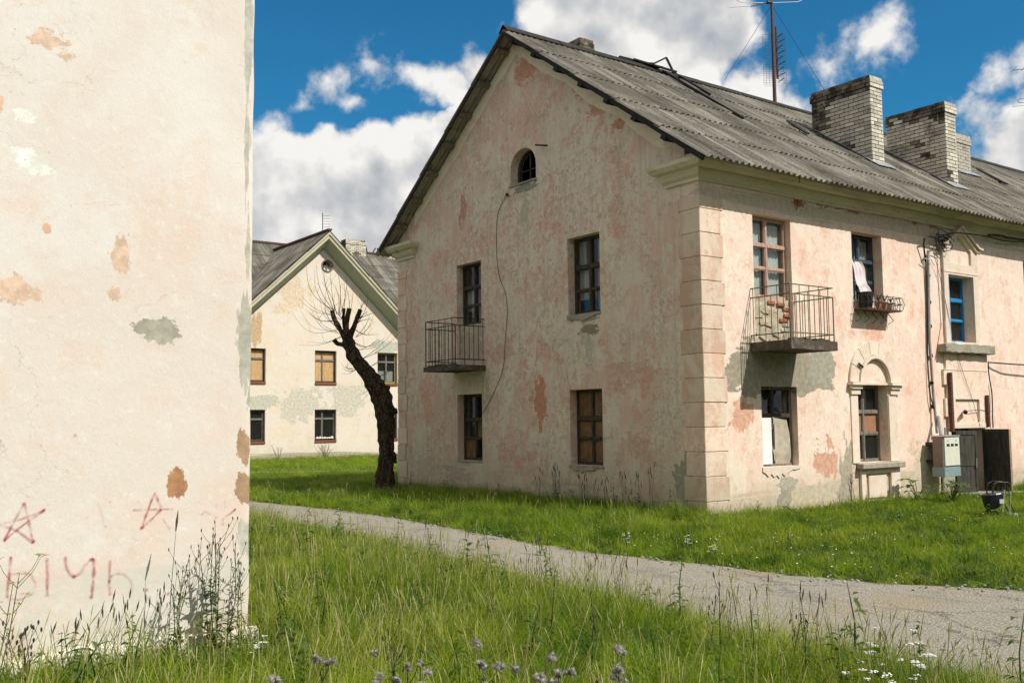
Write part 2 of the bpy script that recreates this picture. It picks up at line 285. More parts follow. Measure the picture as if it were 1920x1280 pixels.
def glassmat():
    m_, t = mat('window_glass'); p = t.pos()
    ge = t.n('ShaderNodeNewGeometry'); ci = t.math('ABSOLUTE', t.vm('DOT_PRODUCT', ge.outputs['Incoming'], ge.outputs['Normal'], out=1)); fres = t.math('ADD', .06, t.math('MULTIPLY', .94, t.math('POWER', t.math('SUBTRACT', 1, ci, clamp=True), 5)))
    g = t.n('ShaderNodeBsdfGlossy'); g.inputs['Roughness'].default_value = .03; t.set(g.inputs['Normal'], t.bump(t.noise(p, 1.5, 2, .5), .15, .05))
    tr = t.n('ShaderNodeBsdfTransparent'); tr.inputs[0].default_value = (.72, .76, .74, 1)
    d = t.n('ShaderNodeBsdfDiffuse'); d.inputs[0].default_value = (.12, .13, .12, 1)
    m1 = t.n('ShaderNodeMixShader'); m1.inputs[0].default_value = .10; t.t.links.new(tr.outputs[0], m1.inputs[1]); t.t.links.new(d.outputs[0], m1.inputs[2])
    m2 = t.n('ShaderNodeMixShader'); t.set(m2.inputs[0], fres); t.t.links.new(m1.outputs[0], m2.inputs[1]); t.t.links.new(g.outputs[0], m2.inputs[2])
    t.out(m2.outputs[0]); return m_
M_glass = glassmat()
def spraymat():
    m_, t = mat('red_spray_paint'); p = t.pos(); uv = t.n('ShaderNodeTexCoord').outputs['UV']
    s = t.n('ShaderNodeSeparateXYZ'); t.set(s.inputs[0], uv)
    e = t.math('SUBTRACT', 1, t.math('ABSOLUTE', t.math('SUBTRACT', t.math('MULTIPLY', s.outputs[0], 2), 1)))
    a = t.math('ADD', e, t.math('MULTIPLY', t.math('SUBTRACT', t.noise(p, 130, 5, .7), .5), .9))
    a = t.mr(a, .15, 1.15); a = t.math('MULTIPLY', a, t.mr(t.noise(p, 14, 4, .6), .35, .62, .22, 1)); a = t.math('MULTIPLY', t.math('MULTIPLY', a, s.outputs[1]), .68)
    tr = t.n('ShaderNodeBsdfTransparent'); b = t.pbsdf((.46, .035, .06), .7, None, .2)
    mx = t.n('ShaderNodeMixShader'); t.set(mx.inputs[0], a); t.t.links.new(tr.outputs[0], mx.inputs[1]); t.t.links.new(b, mx.inputs[2]); t.out(mx.outputs[0]); return m_
M_spray = spraymat()
def barkmat():
    m_, t = mat('rough_bark'); p = t.pos(); n = t.noise(t.vm('MULTIPLY', p, (1, 1, .3)), 16, 7, .7); v = t.voro(t.vm('MULTIPLY', t.vm('ADD', p, t.vm('MULTIPLY', t.noise(p, 6, 3, .6, 0, True), (.15, .15, .15))), (1, 1, .35)), 24, 'DISTANCE_TO_EDGE')
    c = t.mix(t.mr(n, .38, .64), (.045, .032, .02), (.17, .125, .08)); c = t.mix(t.mr(v, .1, 0), c, (.02, .014, .01))
    t.out(t.pbsdf(c, .95, t.bump(t.math('ADD', n, t.mr(v, 0, .2)), 1, .03), .1)); return m_
M_bark = barkmat(); M_twig = simple('twig_bark', (.12, .085, .05), .8, .3, 10, 0)
def leafmat(name, c0, c1, trans=.42, dry=None, scale=.6):
    m_, t = mat(name); p = t.pos(); r = t.rnd(); n = t.noise(p, scale, 4, .6)
    f = t.math('ADD', t.math('MULTIPLY', r, .55), t.math('ADD', t.math('MULTIPLY', t.mr(n, .38, .62), .35), t.mr(t.noise(p, 3.2, 3, .6), .4, .6, -.2, .25)), clamp=True)
    c = t.mix(f, c0, c1)
    if dry: c = t.mix(t.math('MULTIPLY', t.mr(t.noise(p, .45, 3, .5), .48, .66), dry[1]), c, dry[0])
    d = t.pbsdf(c, .55, None, .25); tl = t.n('ShaderNodeBsdfTranslucent'); t.set(tl.inputs[0], t.mix(1, c, (1.25, 1.3, .5), 'MULTIPLY'))
    mx = t.n('ShaderNodeMixShader'); mx.inputs[0].default_value = trans; t.t.links.new(d, mx.inputs[1]); t.t.links.new(tl.outputs[0], mx.inputs[2]); t.out(mx.outputs[0]); return m_
M_gr = leafmat('grass_green', (.08, .165, .010), (.35, .41, .03), dry=((.42, .41, .08), .45))
M_gr2 = leafmat('grass_deep', (.03, .09, .006), (.23, .33, .02))
M_straw = leafmat('dry_straw', (.30, .30, .09), (.44, .42, .17), .3)
M_leaf = leafmat('weed_leaf', (.05, .10, .02), (.12, .18, .035)); M_leafd = leafmat('dark_weed_leaf', (.035, .065, .018), (.075, .11, .03), .3)
M_leafy = leafmat('yellow_green_umbel', (.30, .30, .04), (.38, .36, .07))
M_stem = simple('weed_stem', (.09, .10, .035), .7, .3, 20, 0); M_stemd = simple('brown_stem', (.07, .05, .03), .8, .3, 20, 0)
M_white = simple('white_petals', (.72, .72, .68), .8, .08, 30, 0); M_burr = simple('grey_burr', (.30, .28, .235), .9, .3, 60, .3, rnd=.25); M_purple = simple('purple_bloom', (.20, .05, .13), .8, .3, 40, 0)
M_yel = simple('yellow_leaf', (.6, .4, .03), .7, .2, 20, 0)

def groundmat():
    m_, t = mat('soil_and_turf'); p = t.pos(); n = t.noise(p, 1.2, 6, .6); n2 = t.noise(p, 30, 6, .7)
    c = t.mix(t.mr(n, .35, .65), (.030, .045, .012), (.055, .075, .02)); c = t.mix(t.mr(n2, .5, .7), c, (.07, .06, .03))
    t.out(t.pbsdf(c, .95, t.bump(n2, .9, .03), .1)); return m_
def roadmat(name='old_asphalt'):
    m_, t = mat(name); p = t.pos(); v = t.voro(p, 42, 'F1'); n = t.noise(p, 60, 5, .7); n1 = t.noise(p, .9, 5, .6); n2 = t.noise(t.vm('MULTIPLY', p, (.35, 1, 1)), 2.2, 6, .65)
    c = t.mix(t.mr(n, .32, .68), (.19, .17, .135), (.44, .40, .325)); c = t.mix(t.mr(v, .28, .12, 0, .6), c, (.50, .455, .375))
    c = t.mix(t.math('MULTIPLY', t.mr(n1, .5, .68), .5), c, (.34, .27, .17)); c = t.mix(t.math('MULTIPLY', t.mr(n2, .52, .7), .45), c, (.13, .12, .10))
    wp = t.vm('ADD', p, t.vm('MULTIPLY', t.noise(p, 1.6, 6, .65, 0, True), (1.1, 1.1, 0)))
    ck = t.mr(t.voro(t.vm('MULTIPLY', wp, (.5, 1, 1)), .75, 'DISTANCE_TO_EDGE'), .009, 0); ck = t.math('MULTIPLY', ck, t.mr(t.noise(p, .8, 3, .5), .42, .56))
    c = t.mix(t.math('MULTIPLY', ck, .28), c, (.045, .04, .03)); H = t.math('SUBTRACT', t.math('SUBTRACT', n, t.math('MULTIPLY', v, .7)), ck)
    t.out(t.pbsdf(c, .95, t.bump(H, 1, .018), .12)); return m_
M_ground = groundmat(); M_road = roadmat(); M_gravel = simple('gravel', (.30, .28, .24), .9, .3, 20, .2, rnd=.3)

# ------------------------------------------------------------------ mesh helpers
WO = {}
class MB:
    def __init__(s): s.v = []; s.f = []; s.uv = None
    def face(s, pts): i = len(s.v); s.v += [tuple(p) for p in pts]; s.f.append(tuple(range(i, i+len(pts))))
    def box(s, x0, x1, y0, y1, z0, z1, M=None, taper=0):
        c = [(x0, y0, z0), (x1, y0, z0), (x1, y1, z0), (x0, y1, z0), (x0, y0, z1), (x1, y0, z1), (x1, y1, z1), (x0, y1, z1)]
        if M: c = [tuple(M @ Vector(q)) for q in c]
        i = len(s.v); s.v += c
        s.f += [tuple(i+k for k in f) for f in ((0, 3, 2, 1), (4, 5, 6, 7), (0, 1, 5, 4), (1, 2, 6, 5), (2, 3, 7, 6), (3, 0, 4, 7))]; return s
    def tube(s, pts, r, n=6, cap=True, jit=0):
        pts = [Vector(p) for p in pts]; rr = r if isinstance(r, (list, tuple)) else [r]*len(pts); i0 = len(s.v); prev = None
        for k, p in enumerate(pts):
            d = (pts[min(k+1, len(pts)-1)]-pts[max(k-1, 0)]).normalized()
            if prev is None: a = d.orthogonal().normalized()
            else: a = (prev-d*prev.dot(d)); a = a.normalized() if a.length > 1e-6 else d.orthogonal().normalized()
            prev = a; b = d.cross(a)
            for j in range(n):
                an = 2*math.pi*j/n; rad = rr[k]
                if jit:
                    q = p+(a*math.cos(an)+b*math.sin(an))*rad; rad *= 1+jit*(mnoise.noise(q*7)+.7*mnoise.noise(Vector((q.x*14, q.y*14, q.z*4))))
                s.v.append(tuple(p+(a*math.cos(an)+b*math.sin(an))*rad))
        for k in range(len(pts)-1):
            for j in range(n):
                a0 = i0+k*n+j; a1 = i0+k*n+(j+1) % n; s.f.append((a0, a1, a1+n, a0+n))
        if cap:
            s.f.append(tuple(i0+j for j in range(n))[::-1]); s.f.append(tuple(i0+(len(pts)-1)*n+j for j in range(n)))
        return s
    def prism(s, poly, fn, d0, d1, holes=(), inner=True):   # poly 2D -> fn(u,v,depth) ; depth d0 (back) to d1 (front)
        loops = [list(poly)]+[list(h) for h in holes]; flat = [p for l in loops for p in l]
        tri = tessellate_polygon([[Vector((a, b, 0)) for a, b in l] for l in loops])
        i = len(s.v); n = len(flat)
        s.v += [tuple(fn(a, b, d1)) for a, b in flat]; s.v += [tuple(fn(a, b, d0)) for a, b in flat]
        for tr in tri: s.f.append(tuple(i+k for k in tr)); s.f.append(tuple(i+n+k for k in tr[::-1]))
        o = 0
        for l in loops:
            for k in range(len(l)):
                a = i+o+k; b = i+o+(k+1) % len(l); s.f.append((a, b, b+n, a+n))
            o += len(l)
        return s
def fix_normals(me):
    b = bmesh.new(); b.from_mesh(me); bmesh.ops.recalc_face_normals(b, faces=b.faces); b.to_mesh(me); b.free()
def obj(name, mb, material, parent=None, bevel=0, smooth=False, origin=None, recalc=True, uv=None, kind=None):
    V = np.array(mb.v, float)
    if origin is None: origin = Vector(((V[:, 0].min()+V[:, 0].max())/2, (V[:, 1].min()+V[:, 1].max())/2, V[:, 2].min()))
    origin = Vector(origin); me = bpy.data.meshes.new(name); me.from_pydata([tuple(v) for v in (V-np.array(origin))], [], mb.f)
    mats = material if isinstance(material, list) else [material]
    for mm in mats: me.materials.append(mm)
    if mb.uv:
        ul = me.uv_layers.new(); k = 0
        for f, uvs in zip(me.polygons, mb.uv):
            for li, q in zip(f.loop_indices, uvs): ul.data[li].uv = q
    if bevel or recalc:
        b = bmesh.new(); b.from_mesh(me); bmesh.ops.recalc_face_normals(b, faces=b.faces)
        if bevel:
            bmesh.ops.remove_doubles(b, verts=b.verts, dist=1e-5)
            ed = [e_ for e_ in b.edges if len(e_.link_faces) == 2 and e_.calc_face_angle() > .5]
            bmesh.ops.bevel(b, geom=ed, offset=bevel, segments=1, affect='EDGES')
        b.to_mesh(me); b.free()
    if smooth: me.shade_smooth()
    o = bpy.data.objects.new(name, me); COL.objects.link(o)
    o.location = origin-(WO[parent.name] if parent else Vector())
    if parent: o.parent = parent
    WO[o.name] = origin
    if kind: o['kind'] = kind
    return o
def thing(name, label, cat, loc, group=None):
    o = bpy.data.objects.new(name, None); COL.objects.link(o); o.empty_display_size = .2; o.location = loc; WO[o.name] = Vector(loc)
    o['label'] = label; o['category'] = cat
    if group: o['group'] = group
    return o
def tag(o, label, cat, group=None):
    o['label'] = label; o['category'] = cat
    if group: o['group'] = group
    return o
def inst(src, name, parent, M, mat_=None):       # linked copy placed by a world matrix (parents carry only a translation)
    o = bpy.data.objects.new(name, src if isinstance(src, bpy.types.Mesh) else src.data); COL.objects.link(o)
    M = M.copy(); M.translation = M.translation-WO[parent.name]; o.parent = parent; o.matrix_basis = M; return o
def mesh(name, mb, mats):
    me = bpy.data.meshes.new(name); me.from_pydata(mb.v, [], mb.f)
    for mm in (mats if isinstance(mats, list) else [mats]): me.materials.append(mm)
    fix_normals(me); return me
XF = lambda u, v, d: (d, u, v)             # facade facing +X : u=y, v=z, d = out of the wall
GF = lambda u, v, d: (u, -d, v)            # gable facing -Y : u=x, v=z

# ------------------------------------------------------------------ ground, road
def sheet_grid(name, x0, x1, y0, y1, nx, ny, material, zf):
    mb = MB(); 
    for j in range(ny+1):
        for i in range(nx+1):
            x = x0+(x1-x0)*i/nx; y = y0+(y1-y0)*j/ny; mb.v.append((x, y, zf(x, y)))
    for j in range(ny):
        for i in range(nx): a = j*(nx+1)+i; mb.f.append((a, a+1, a+nx+2, a+nx+1))
    o = obj(name, mb, material, origin=(0, 0, 0), recalc=False, smooth=True); o['kind'] = 'structure'; return o
mb = MB(); X = [-900, -60, 40, 900]; Y = [-900, -40, 60, 900]
for j in range(3):
    for i in range(3):
        if i == 1 and j == 1: continue
        mb.face([(X[i], Y[j], -.004), (X[i+1], Y[j], -.004), (X[i+1], Y[j+1], -.004), (X[i], Y[j+1], -.004)])
nx = 50
g = MB(); g.v = mb.v; g.f = mb.f
base_i = len(g.v)
for j in range(51):
    for i in range(51):
        x = -60+2*i; y = -40+2*j
        g.v.append((x, y, -.004+.0*x))
for j in range(50):
    for i in range(50): a = base_i+j*51+i; g.f.append((a, a+1, a+52, a+51))
o = obj('ground', g, M_ground, origin=(0, 0, 0)); o['kind'] = 'structure'
NEAR = [(-60, -5.6), (-12, -5.5), (-5.7, -5.55), (-3.1, -5.65), (-1.3, -5.75), (1.2, -5.9), (2.8, -6.05), (4.6, -6.2), (5.9, -6.3), (6.9, -6.2), (7.7, -6.25), (8.5, -6.6), (9.6, -7.7), (12, -9.4), (30, -12)]
FAR = [(-60, -4.4), (-12, -4.2), (-8.9, -4.2), (-6.4, -3.85), (-4.5, -3.7), (-2.5, -3.8), (.66, -4.05), (1.72, -4.05), (3.29, -3.8), (4.57, -3.6), (5.63, -3.3), (6.4, -2.75), (7.4, -2.3), (9, -1.7), (30, 3)]
def interp(L, x):
    for (a, b), (c, d_) in zip(L, L[1:]):
        if a <= x <= c: return b+(d_-b)*(x-a)/(c-a)
    return L[0][1] if x < L[0][0] else L[-1][1]
def rag(x, k): return .10*mnoise.noise(Vector((x*1.3, k, 0)))+.06*mnoise.noise(Vector((x*5, k, 3)))+.03*mnoise.noise(Vector((x*15, k, 3)))
def strip(name, xs, lo, hi, z, material, nv=6, crown=.03):
    mb = MB()
    for x in xs:
        a = lo(x); b = hi(x)
        for k in range(nv+1):
            f = k/nv; mb.v.append((x, a+(b-a)*f, z+crown*math.sin(math.pi*f)+.006*mnoise.noise(Vector((x*.9, f*3, 1)))))
    for i in range(len(xs)-1):
        for k in range(nv): a = i*(nv+1)+k; mb.f.append((a, a+nv+1, a+nv+2, a+1))
    o = obj(name, mb, material, origin=(0, 0, 0), recalc=False, smooth=True); o['kind'] = 'structure'; return o
xs = [-60+.5*i for i in range(90)]+[-15+.06*i for i in range(460)]+[12.6+.5*i for i in range(34)]
strip('road', xs, lambda x: interp(NEAR, x)+rag(x, 1), lambda x: interp(FAR, x)+rag(x, 2), .012, M_road)
# narrow worn path across the grass in front of the far house
mb = MB(); P0 = Vector((-24, -4.6, .01)); P1 = Vector((-12.2, 12.4, .01)); dd = (P1-P0).normalized(); nn = Vector((-dd.y, dd.x, 0))
for i in range(81):
    q = P0.lerp(P1, i/80); w1 = .42+.1*mnoise.noise(Vector((i*.3, 1, 0))); w2 = .42+.1*mnoise.noise(Vector((i*.3, 5, 0)))
    mb.v += [tuple(q-nn*w1), tuple(q), tuple(q+nn*w2)]
for i in range(80):
    for k in range(2): a = i*3+k; mb.f.append((a, a+3, a+4, a+1))
o = obj('path', mb, M_road, origin=(0, 0, 0)); o['kind'] = 'structure'

# ------------------------------------------------------------------ generic window
def window(parent, fn, u0, u1, z0, z1, depth, frame, rows, mull=.5, fills=None, name='window', fw_=.045, label=None, sill=None, sashmat=None, curtains=()):
    """rows: list of z fractions (from the bottom) where cross bars run; fills[(col,row)] = material of that light"""
    mb = MB(); d0, d1 = -depth-.06, -depth
    B = lambda a, b, c, d, e0, e1: mb.prism([(a, c), (b, c), (b, d), (a, d)], fn, e0, e1)
    B(u0, u0+fw_, z0, z1, d0, d1); B(u1-fw_, u1, z0, z1, d0, d1); B(u0+fw_, u1-fw_, z0, z0+fw_, d0, d1); B(u0+fw_, u1-fw_, z1-fw_, z1, d0, d1)
    w = obj(name, mb, frame, parent, bevel=.004)
    if label: w['label'] = label
    iu0, iu1, iz0, iz1 = u0+fw_, u1-fw_, z0+fw_, z1-fw_; um = iu0+(iu1-iu0)*mull
    zs = [iz0]+[iz0+(iz1-iz0)*r for r, _ in rows]+[iz1]
    mb = MB(); mw = .024; B(um-mw, um+mw, iz0, iz1, d0+.01, d1+.012); bars = obj('mullion', mb, sashmat or frame, w, bevel=.004)
    for k, (r, th) in enumerate(rows):
        mb = MB(); zc = iz0+(iz1-iz0)*r; B(iu0, um-mw, zc-th, zc+th, d0+.01, d1+.008+.01*(th > .02)); B(um+mw, iu1, zc-th, zc+th, d0+.01, d1+.008+.01*(th > .02)); obj('glazing_bar', mb, sashmat or frame, w, bevel=.003)
    for c, (a, b) in enumerate(((iu0, um-mw), (um+mw, iu1))):
        for k in range(len(zs)-1):
            la = zs[k]+(rows[k-1][1] if k else 0); lb = zs[k+1]-(rows[k][1] if k < len(rows) else 0)
            mb = MB(); s_ = .016                        # sash stiles
            B(a, a+s_, la, lb, d0+.012, d1-.002); B(b-s_, b, la, lb, d0+.012, d1-.002); B(a+s_, b-s_, la, la+s_, d0+.012, d1-.002); B(a+s_, b-s_, lb-s_, lb, d0+.012, d1-.002)
            obj('sash', mb, sashmat or frame, w)
            f = (fills or {}).get((c, k), M_glass)
            if f is None: continue
            mb = MB(); e0 = d0+.02 if f is M_glass else d0+.03
            (mb.face([fn(a+s_, la+s_, e0), fn(b-s_, la+s_, e0), fn(b-s_, lb-s_, e0), fn(a+s_, lb-s_, e0)]) if f is M_glass else B(a+s_, b-s_, la+s_, lb-s_, e0, e0+.006)); q = obj('pane' if f is M_glass else 'board', mb, f, w)
    for (a, b, c, d, mm) in curtains:                  # wavy cloth hanging behind the glass
        mb = MB(); n = max(4, int((b-a)/.03)); 
        for i in range(n+1):
            u = a+(b-a)*i/n; dp = d0-.05+.015*math.sin(u*70)
            mb.v += [tuple(fn(u, c, dp)), tuple(fn(u, d, dp))]
        for i in range(n): mb.f.append((2*i, 2*i+2, 2*i+3, 2*i+1))
        obj('curtain', mb, mm, w, recalc=False, smooth=True)
    if sill:
        mb = MB(); B(u0-sill[0], u1+sill[0], z0-sill[1], z0, -depth-.02, sill[2]); obj('sill', mb, sill[3], w, bevel=.006)
    return w

# ------------------------------------------------------------------ corrugated sheets
def sheet_mesh(name, L, waves=7, pitch=.15, material=None, over=.06, seg=6):
    mb = MB(); Wd = waves*pitch+over; n = int(round(Wd/pitch*seg)); th = .007
    for i in range(n+1):
        u = Wd*i/n; h = .026*math.cos(2*math.pi*u/pitch)
        mb.v += [(u, 0, h), (u, L, h), (u, L, h-th), (u, 0, h-th)]
    for i in range(n):
        a = 4*i; b = a+4; mb.f += [(a, a+1, b+1, b), (a+1, a+2, b+2, b+1), (a+2, a+3, b+3, b+2)]
    me = mesh(name, mb, material); me.shade_smooth()
    for p_ in me.polygons: p_.use_smooth = True
    me.set_sharp_from_angle(angle=math.radians(50)) if hasattr(me, 'set_sharp_from_angle') else None
    return me
def lay_sheets(parent, me, origin, along, down, ncol, nrow, expo, lift=.022, wd=1.05, keep=None, jit=1):
    along = Vector(along).normalized(); down = Vector(down).normalized(); nrm = along.cross(down)
    for c in range(ncol):
        for r_ in range(nrow):
            if keep and not keep(c, r_): continue
            p = Vector(origin)+along*(c*wd)+down*(r_*expo)+nrm*(.02+.004*(c % 2))
            a = math.atan2(lift, expo)+random.uniform(-.002, .006)*jit
            dn = (down*math.cos(a)+nrm*math.sin(a)); al = (along+nrm*random.uniform(-.003, .003)*jit+down*random.uniform(-.004, .004)*jit).normalized(); dn = (dn-al*dn.dot(al)).normalized(); nr = al.cross(dn)
            M = Matrix((al, dn, nr)).transposed().to_4x4(); M.translation = p+down*random.uniform(-.015, .015)*jit
            inst(me, 'roof_sheet', parent, M)

# ------------------------------------------------------------------ MAIN HOUSE
WD = 10.05; LEN = 26.0; WT = 5.98
house = thing('house', 'two storey house with peeling pink plaster, corrugated roof and two iron balconies', 'house', (-5.03, 0, 0))
fac_open = [(1.335, 2.37, 2.92, 5.19), (4.2, 5.19, 3.85, 5.19), (7.5, 8.49, 3.19, 4.61), (10.8, 11.8, 3.65, 5.19), (1.43, 2.40, .79, 2.18), (4.2, 5.18, .77, 2.24), (7.42, 8.62, .03, 1.36), (10.8, 11.8, .79, 2.2),
            (14.2, 15.2, 3.65, 5.19), (14.2, 15.2, .79, 2.2), (17.6, 18.6, 3.65, 5.19), (17.6, 18.6, .79, 2.2), (21, 22, 3.65, 5.19), (21, 22, .79, 2.2)]
gab_open = [(-7.41, -6.43, 2.86, 5.146), (-3.454, -2.514, 3.65, 5.146), (-7.41, -6.43, .77, 2.224), (-3.454, -2.514, .785, 2.21)]
attic = [(-5.31, 6.56)]+[(-4.865-.445*math.cos(a), 6.86+.42*math.sin(a)) for a in [math.pi*i/12 for i in range(13)]]+[(-4.42, 6.56)]
R4 = lambda a, b, c, d: [(a, c), (b, c), (b, d), (a, d)]
def wallslab(outer, holes, fn, thick, nm, material, par=None):
    mb = MB(); mb.prism(outer, fn, -thick, 0, holes); return obj(nm, mb, material, par or house)
wallslab([(0.0, -.3), (LEN, -.3), (LEN, WT), (0.0, WT)], [R4(*h) for h in fac_open], XF, .30, 'wall', M_facade)
GT = lambda x: RZ0-.12-RM*abs(x-RX0)
wallslab([(-WD, -.3), (-.302, -.3), (-.302, GT(-.302)-.0), (RX0, GT(RX0)), (-WD, GT(-WD))], [R4(*h) for h in gab_open]+[attic], lambda u, v, d: (u, -d+.001, v), .32, 'wall', M_gable)
mb = MB(); mb.box(-.302, -.0015, .0005, .3, -.3, 6.1); obj('wall', mb, M_gable, house)
mb = MB(); mb.box(-WD, -WD+.3, .33, LEN, -.3, WT); mb.box(-WD+.31, -.31, LEN-.3, LEN-.01, -.3, WT); mb.face([(-WD+.3, LEN-.1, WT), (-.3, LEN-.1, WT), (RX0, LEN-.1, RZ0-.1)]); obj('wall', mb, M_facade, house)
mb = MB(); mb.box(-WD+.31, -.32, .34, LEN-.31, -.1, -.02); mb.box(-WD+.31, -.32, .34, LEN-.31, 2.68, 2.8); mb.box(-WD+.31, -.32, .34, LEN-.31, 5.5, 5.6)
for yy in (3.3, 6.2, 9.6): mb.box(-WD+.31, -.32, yy, yy+.12, -.02, 5.5)
mb.box(-5.1, -4.98, .34, 3.29, -.02, 5.5); mb.box(-3.6, -3.5, 3.42, 9.6, -.02, 5.5)
obj('floor_and_partition', mb, M_interior, house)

# quoins
def quoins(corner, sx, wide_f, wide_g, z0=0, ztop=5.36, proud=.018, gable_only=False):
    z = z0; k = 0; hs = [.28]+[.405]*14
    for h in hs:
        if z+.1 > ztop: break
        zt = min(z+h, ztop); a = wide_f+(.06 if k % 2 else 0)+random.uniform(-.008, .008); b = wide_g+(.06 if k % 2 else 0)+random.uniform(-.008, .008); pr_ = proud+random.uniform(-.006, .006)
        mb = MB(); x = corner[0]; pg = .012
        if not gable_only:
            poly = [(x+pr_, -pg), (x+pr_, a), (x+.0, a), (x+.0, 0), (x-b, 0), (x-b, -pg)]
            mb.prism(poly, lambda u, v, d: (u, v, d), z+.004, zt-.004)
        else:
            poly = [(x-pr_, -pr_), (x+b, -pr_), (x+b, 0), (x, 0), (x, .4), (x-pr_, .4)]
            mb.prism(poly, lambda u, v, d: (u, v, d), z+.004, zt-.004)
        obj('quoin', mb, M_quoin, house, bevel=.008); z = zt; k += 1
quoins((0, 0), 1, .50, .42); quoins((-WD, 0), -1, 0, .36, gable_only=True)

# cornice: profile swept along facade with a returned end on the gable
PROF = [(0, 5.60), (.035, 5.60), (.035, 5.655), (.085, 5.70), (.12, 5.765), (.12, 5.80), (.20, 5.83), (.25, 5.90), (.26, 5.965), (0, 6.03)]
def cornice(path, name='cornice', close=True):
    mb = MB(); rings = []
    for fnp in path: rings.append([tuple(fnp(o_, z)) for o_, z in PROF])
    n = len(PROF)
    for r_ in rings: mb.v += r_
    for k in range(len(rings)-1):
        for j in range(n): a = k*n+j; b = k*n+(j+1) % n; mb.f.append((a, b, b+n, a+n))
    mb.f.append(tuple(range(n))); mb.f.append(tuple((len(rings)-1)*n+j for j in range(n)))
    return obj(name, mb, M_corn, house)
cornice([lambda o_, z: (-.72-o_, 0.0, z), lambda o_, z: (-.72-o_, -o_-.002, z), lambda o_, z: (o_+.002, -o_-.002, z)] + [(lambda o_, z, yy=yy: (o_+.002, yy, z+.012*math.sin(yy*1.3))) for yy in np.linspace(1, LEN, 30)])
cornice([lambda o_, z: (-9.30+o_, 0.0, z), lambda o_, z: (-9.30+o_, -o_-.002, z), lambda o_, z: (-WD-o_-.002, -o_-.002, z), lambda o_, z: (-WD-o_-.002, LEN, z)])

# roof
sl_len = 1.34; theta = math.atan(RM); DN = Vector((math.cos(theta), 0, -math.sin(theta))); DNL = Vector((-math.cos(theta), 0, -math.sin(theta)))
SH = sheet_mesh('roof_sheet', 1.50, material=M_sheet)
YV = -.34; NC = 25
roof = obj('roof', MB().box(RX0-.05, RX0+.05, YV+.3, LEN, RZ0-.25, RZ0-.10), M_dark, house, origin=(RX0, 0, RZ0-.25))
lay_sheets(house, SH, Vector((RX0, YV+NC*1.05+.03, RZ0-.03)), (0, -1, 0), DN, NC, 5, sl_len)
M_under = simple('clean_sheet_underside', (.36, .33, .26), .9, .3, 14, .4, vec=(.3, 3, .3)); SHU = sheet_mesh('roof_sheet', 1.50, material=M_under)
lay_sheets(house, SHU, Vector((RX0, YV, RZ0-.03)), (0, 1, 0), DNL, 2, 5, sl_len)
mb = MB(); n0 = 2.1+YV; dl = 5*sl_len+.1    # rear slope beyond the verge, seen edge on at most
for k in range(int((LEN-n0)/.15)):
    y0 = n0+k*.15; a = Vector((RX0, y0, RZ0-.0)); mb.face([a, a+DNL*dl, a+DNL*dl+Vector((0, .075, .04)), a+Vector((0, .075, .04))]); a2 = a+Vector((0, .075, .04)); mb.face([a2, a2+DNL*dl, a2+DNL*dl+Vector((0, .075, -.04)), a2+Vector((0, .075, -.04))])
obj('rear_roof_sheets', mb, M_sheet, house, kind='stuff', recalc=False)
for k in range(18):                                   # ridge caps
    y0 = YV-.02+k*1.48; mb = MB(); pts = []
    for s_ in (-1, 1): pass
    prof = [(-.15, -.085), (-.04, .035), (0, .055), (.04, .035), (.15, -.085), (.145, -.10), (.04, .02), (0, .038), (-.04, .02), (-.145, -.10)]
    mb.prism([(RX0+a, RZ0+.035+b+random.uniform(-.008, .008)) for a, b in prof], lambda u, v, d: (u, d, v), y0, y0+1.46); obj('ridge_cap', mb, M_dark, house)
# verge boards and purlins
for sgn, dn in ((1, DN), (-1, DNL)):
    M = Matrix.Translation(Vector((RX0, 0, RZ0-.06)))
    nrm = Vector((sgn*math.sin(theta), 0, math.cos(theta)))
    a = Vector((RX0, 0, RZ0-.065)); L_ = 6.72 if sgn == 1 else 6.62
    mb = MB()
    def bx(p0, p1, y0, y1, t0, t1):
        c = []
        for yy in (y0, y1):
            for p in (p0, p1):
                for tt in (t0, t1): q = p+nrm*tt; c.append((q.x, yy, q.z))
        i = len(mb.v); mb.v.extend(c); mb.f.extend([tuple(i+k for k in f) for f in ((0, 1, 3, 2), (4, 6, 7, 5), (0, 4, 5, 1), (2, 3, 7, 6), (0, 2, 6, 4), (1, 5, 7, 3))])
    bx(a+dn*.02, a+dn*L_, YV-.012, YV+.016, -.05, .035); obj('verge_board', mb, M_dark, house)
    for k in range(8):
        s0 = .35+k*.88
        if s0 > 6.5: break
        mb = MB(); bx(a+dn*s0, a+dn*(s0+.12), YV+.02 if sgn < 0 else YV-.03, .30 if True else LEN, -.10 if sgn < 0 else -.11, -.012); obj('purlin', mb, M_purlin if sgn < 0 else M_dark, house)
    if sgn == 1:
        mb = MB(); bx(a+dn*6.15, a+dn*6.32, .4, LEN, -.10, -.02); obj('purlin', mb, M_dark, house)
mb = MB()                                            # thin band of cream render under the verge
for sgn in (1, -1):
    xe = -.75 if sgn == 1 else -9.25
    lo = []
    for i in range(41):
        x_ = RX0+(xe-RX0)*i/40; lo.append((x_, GT(x_)-.34-.10*mnoise.noise(Vector((x_*1.3, 3, 0)))-.05*mnoise.noise(Vector((x_*6, 3, 0)))))
    mb.prism([(RX0, GT(RX0))]+lo+[(xe, GT(xe))], GF, .0015, .007)
obj('verge_render', mb, M_verge, house)
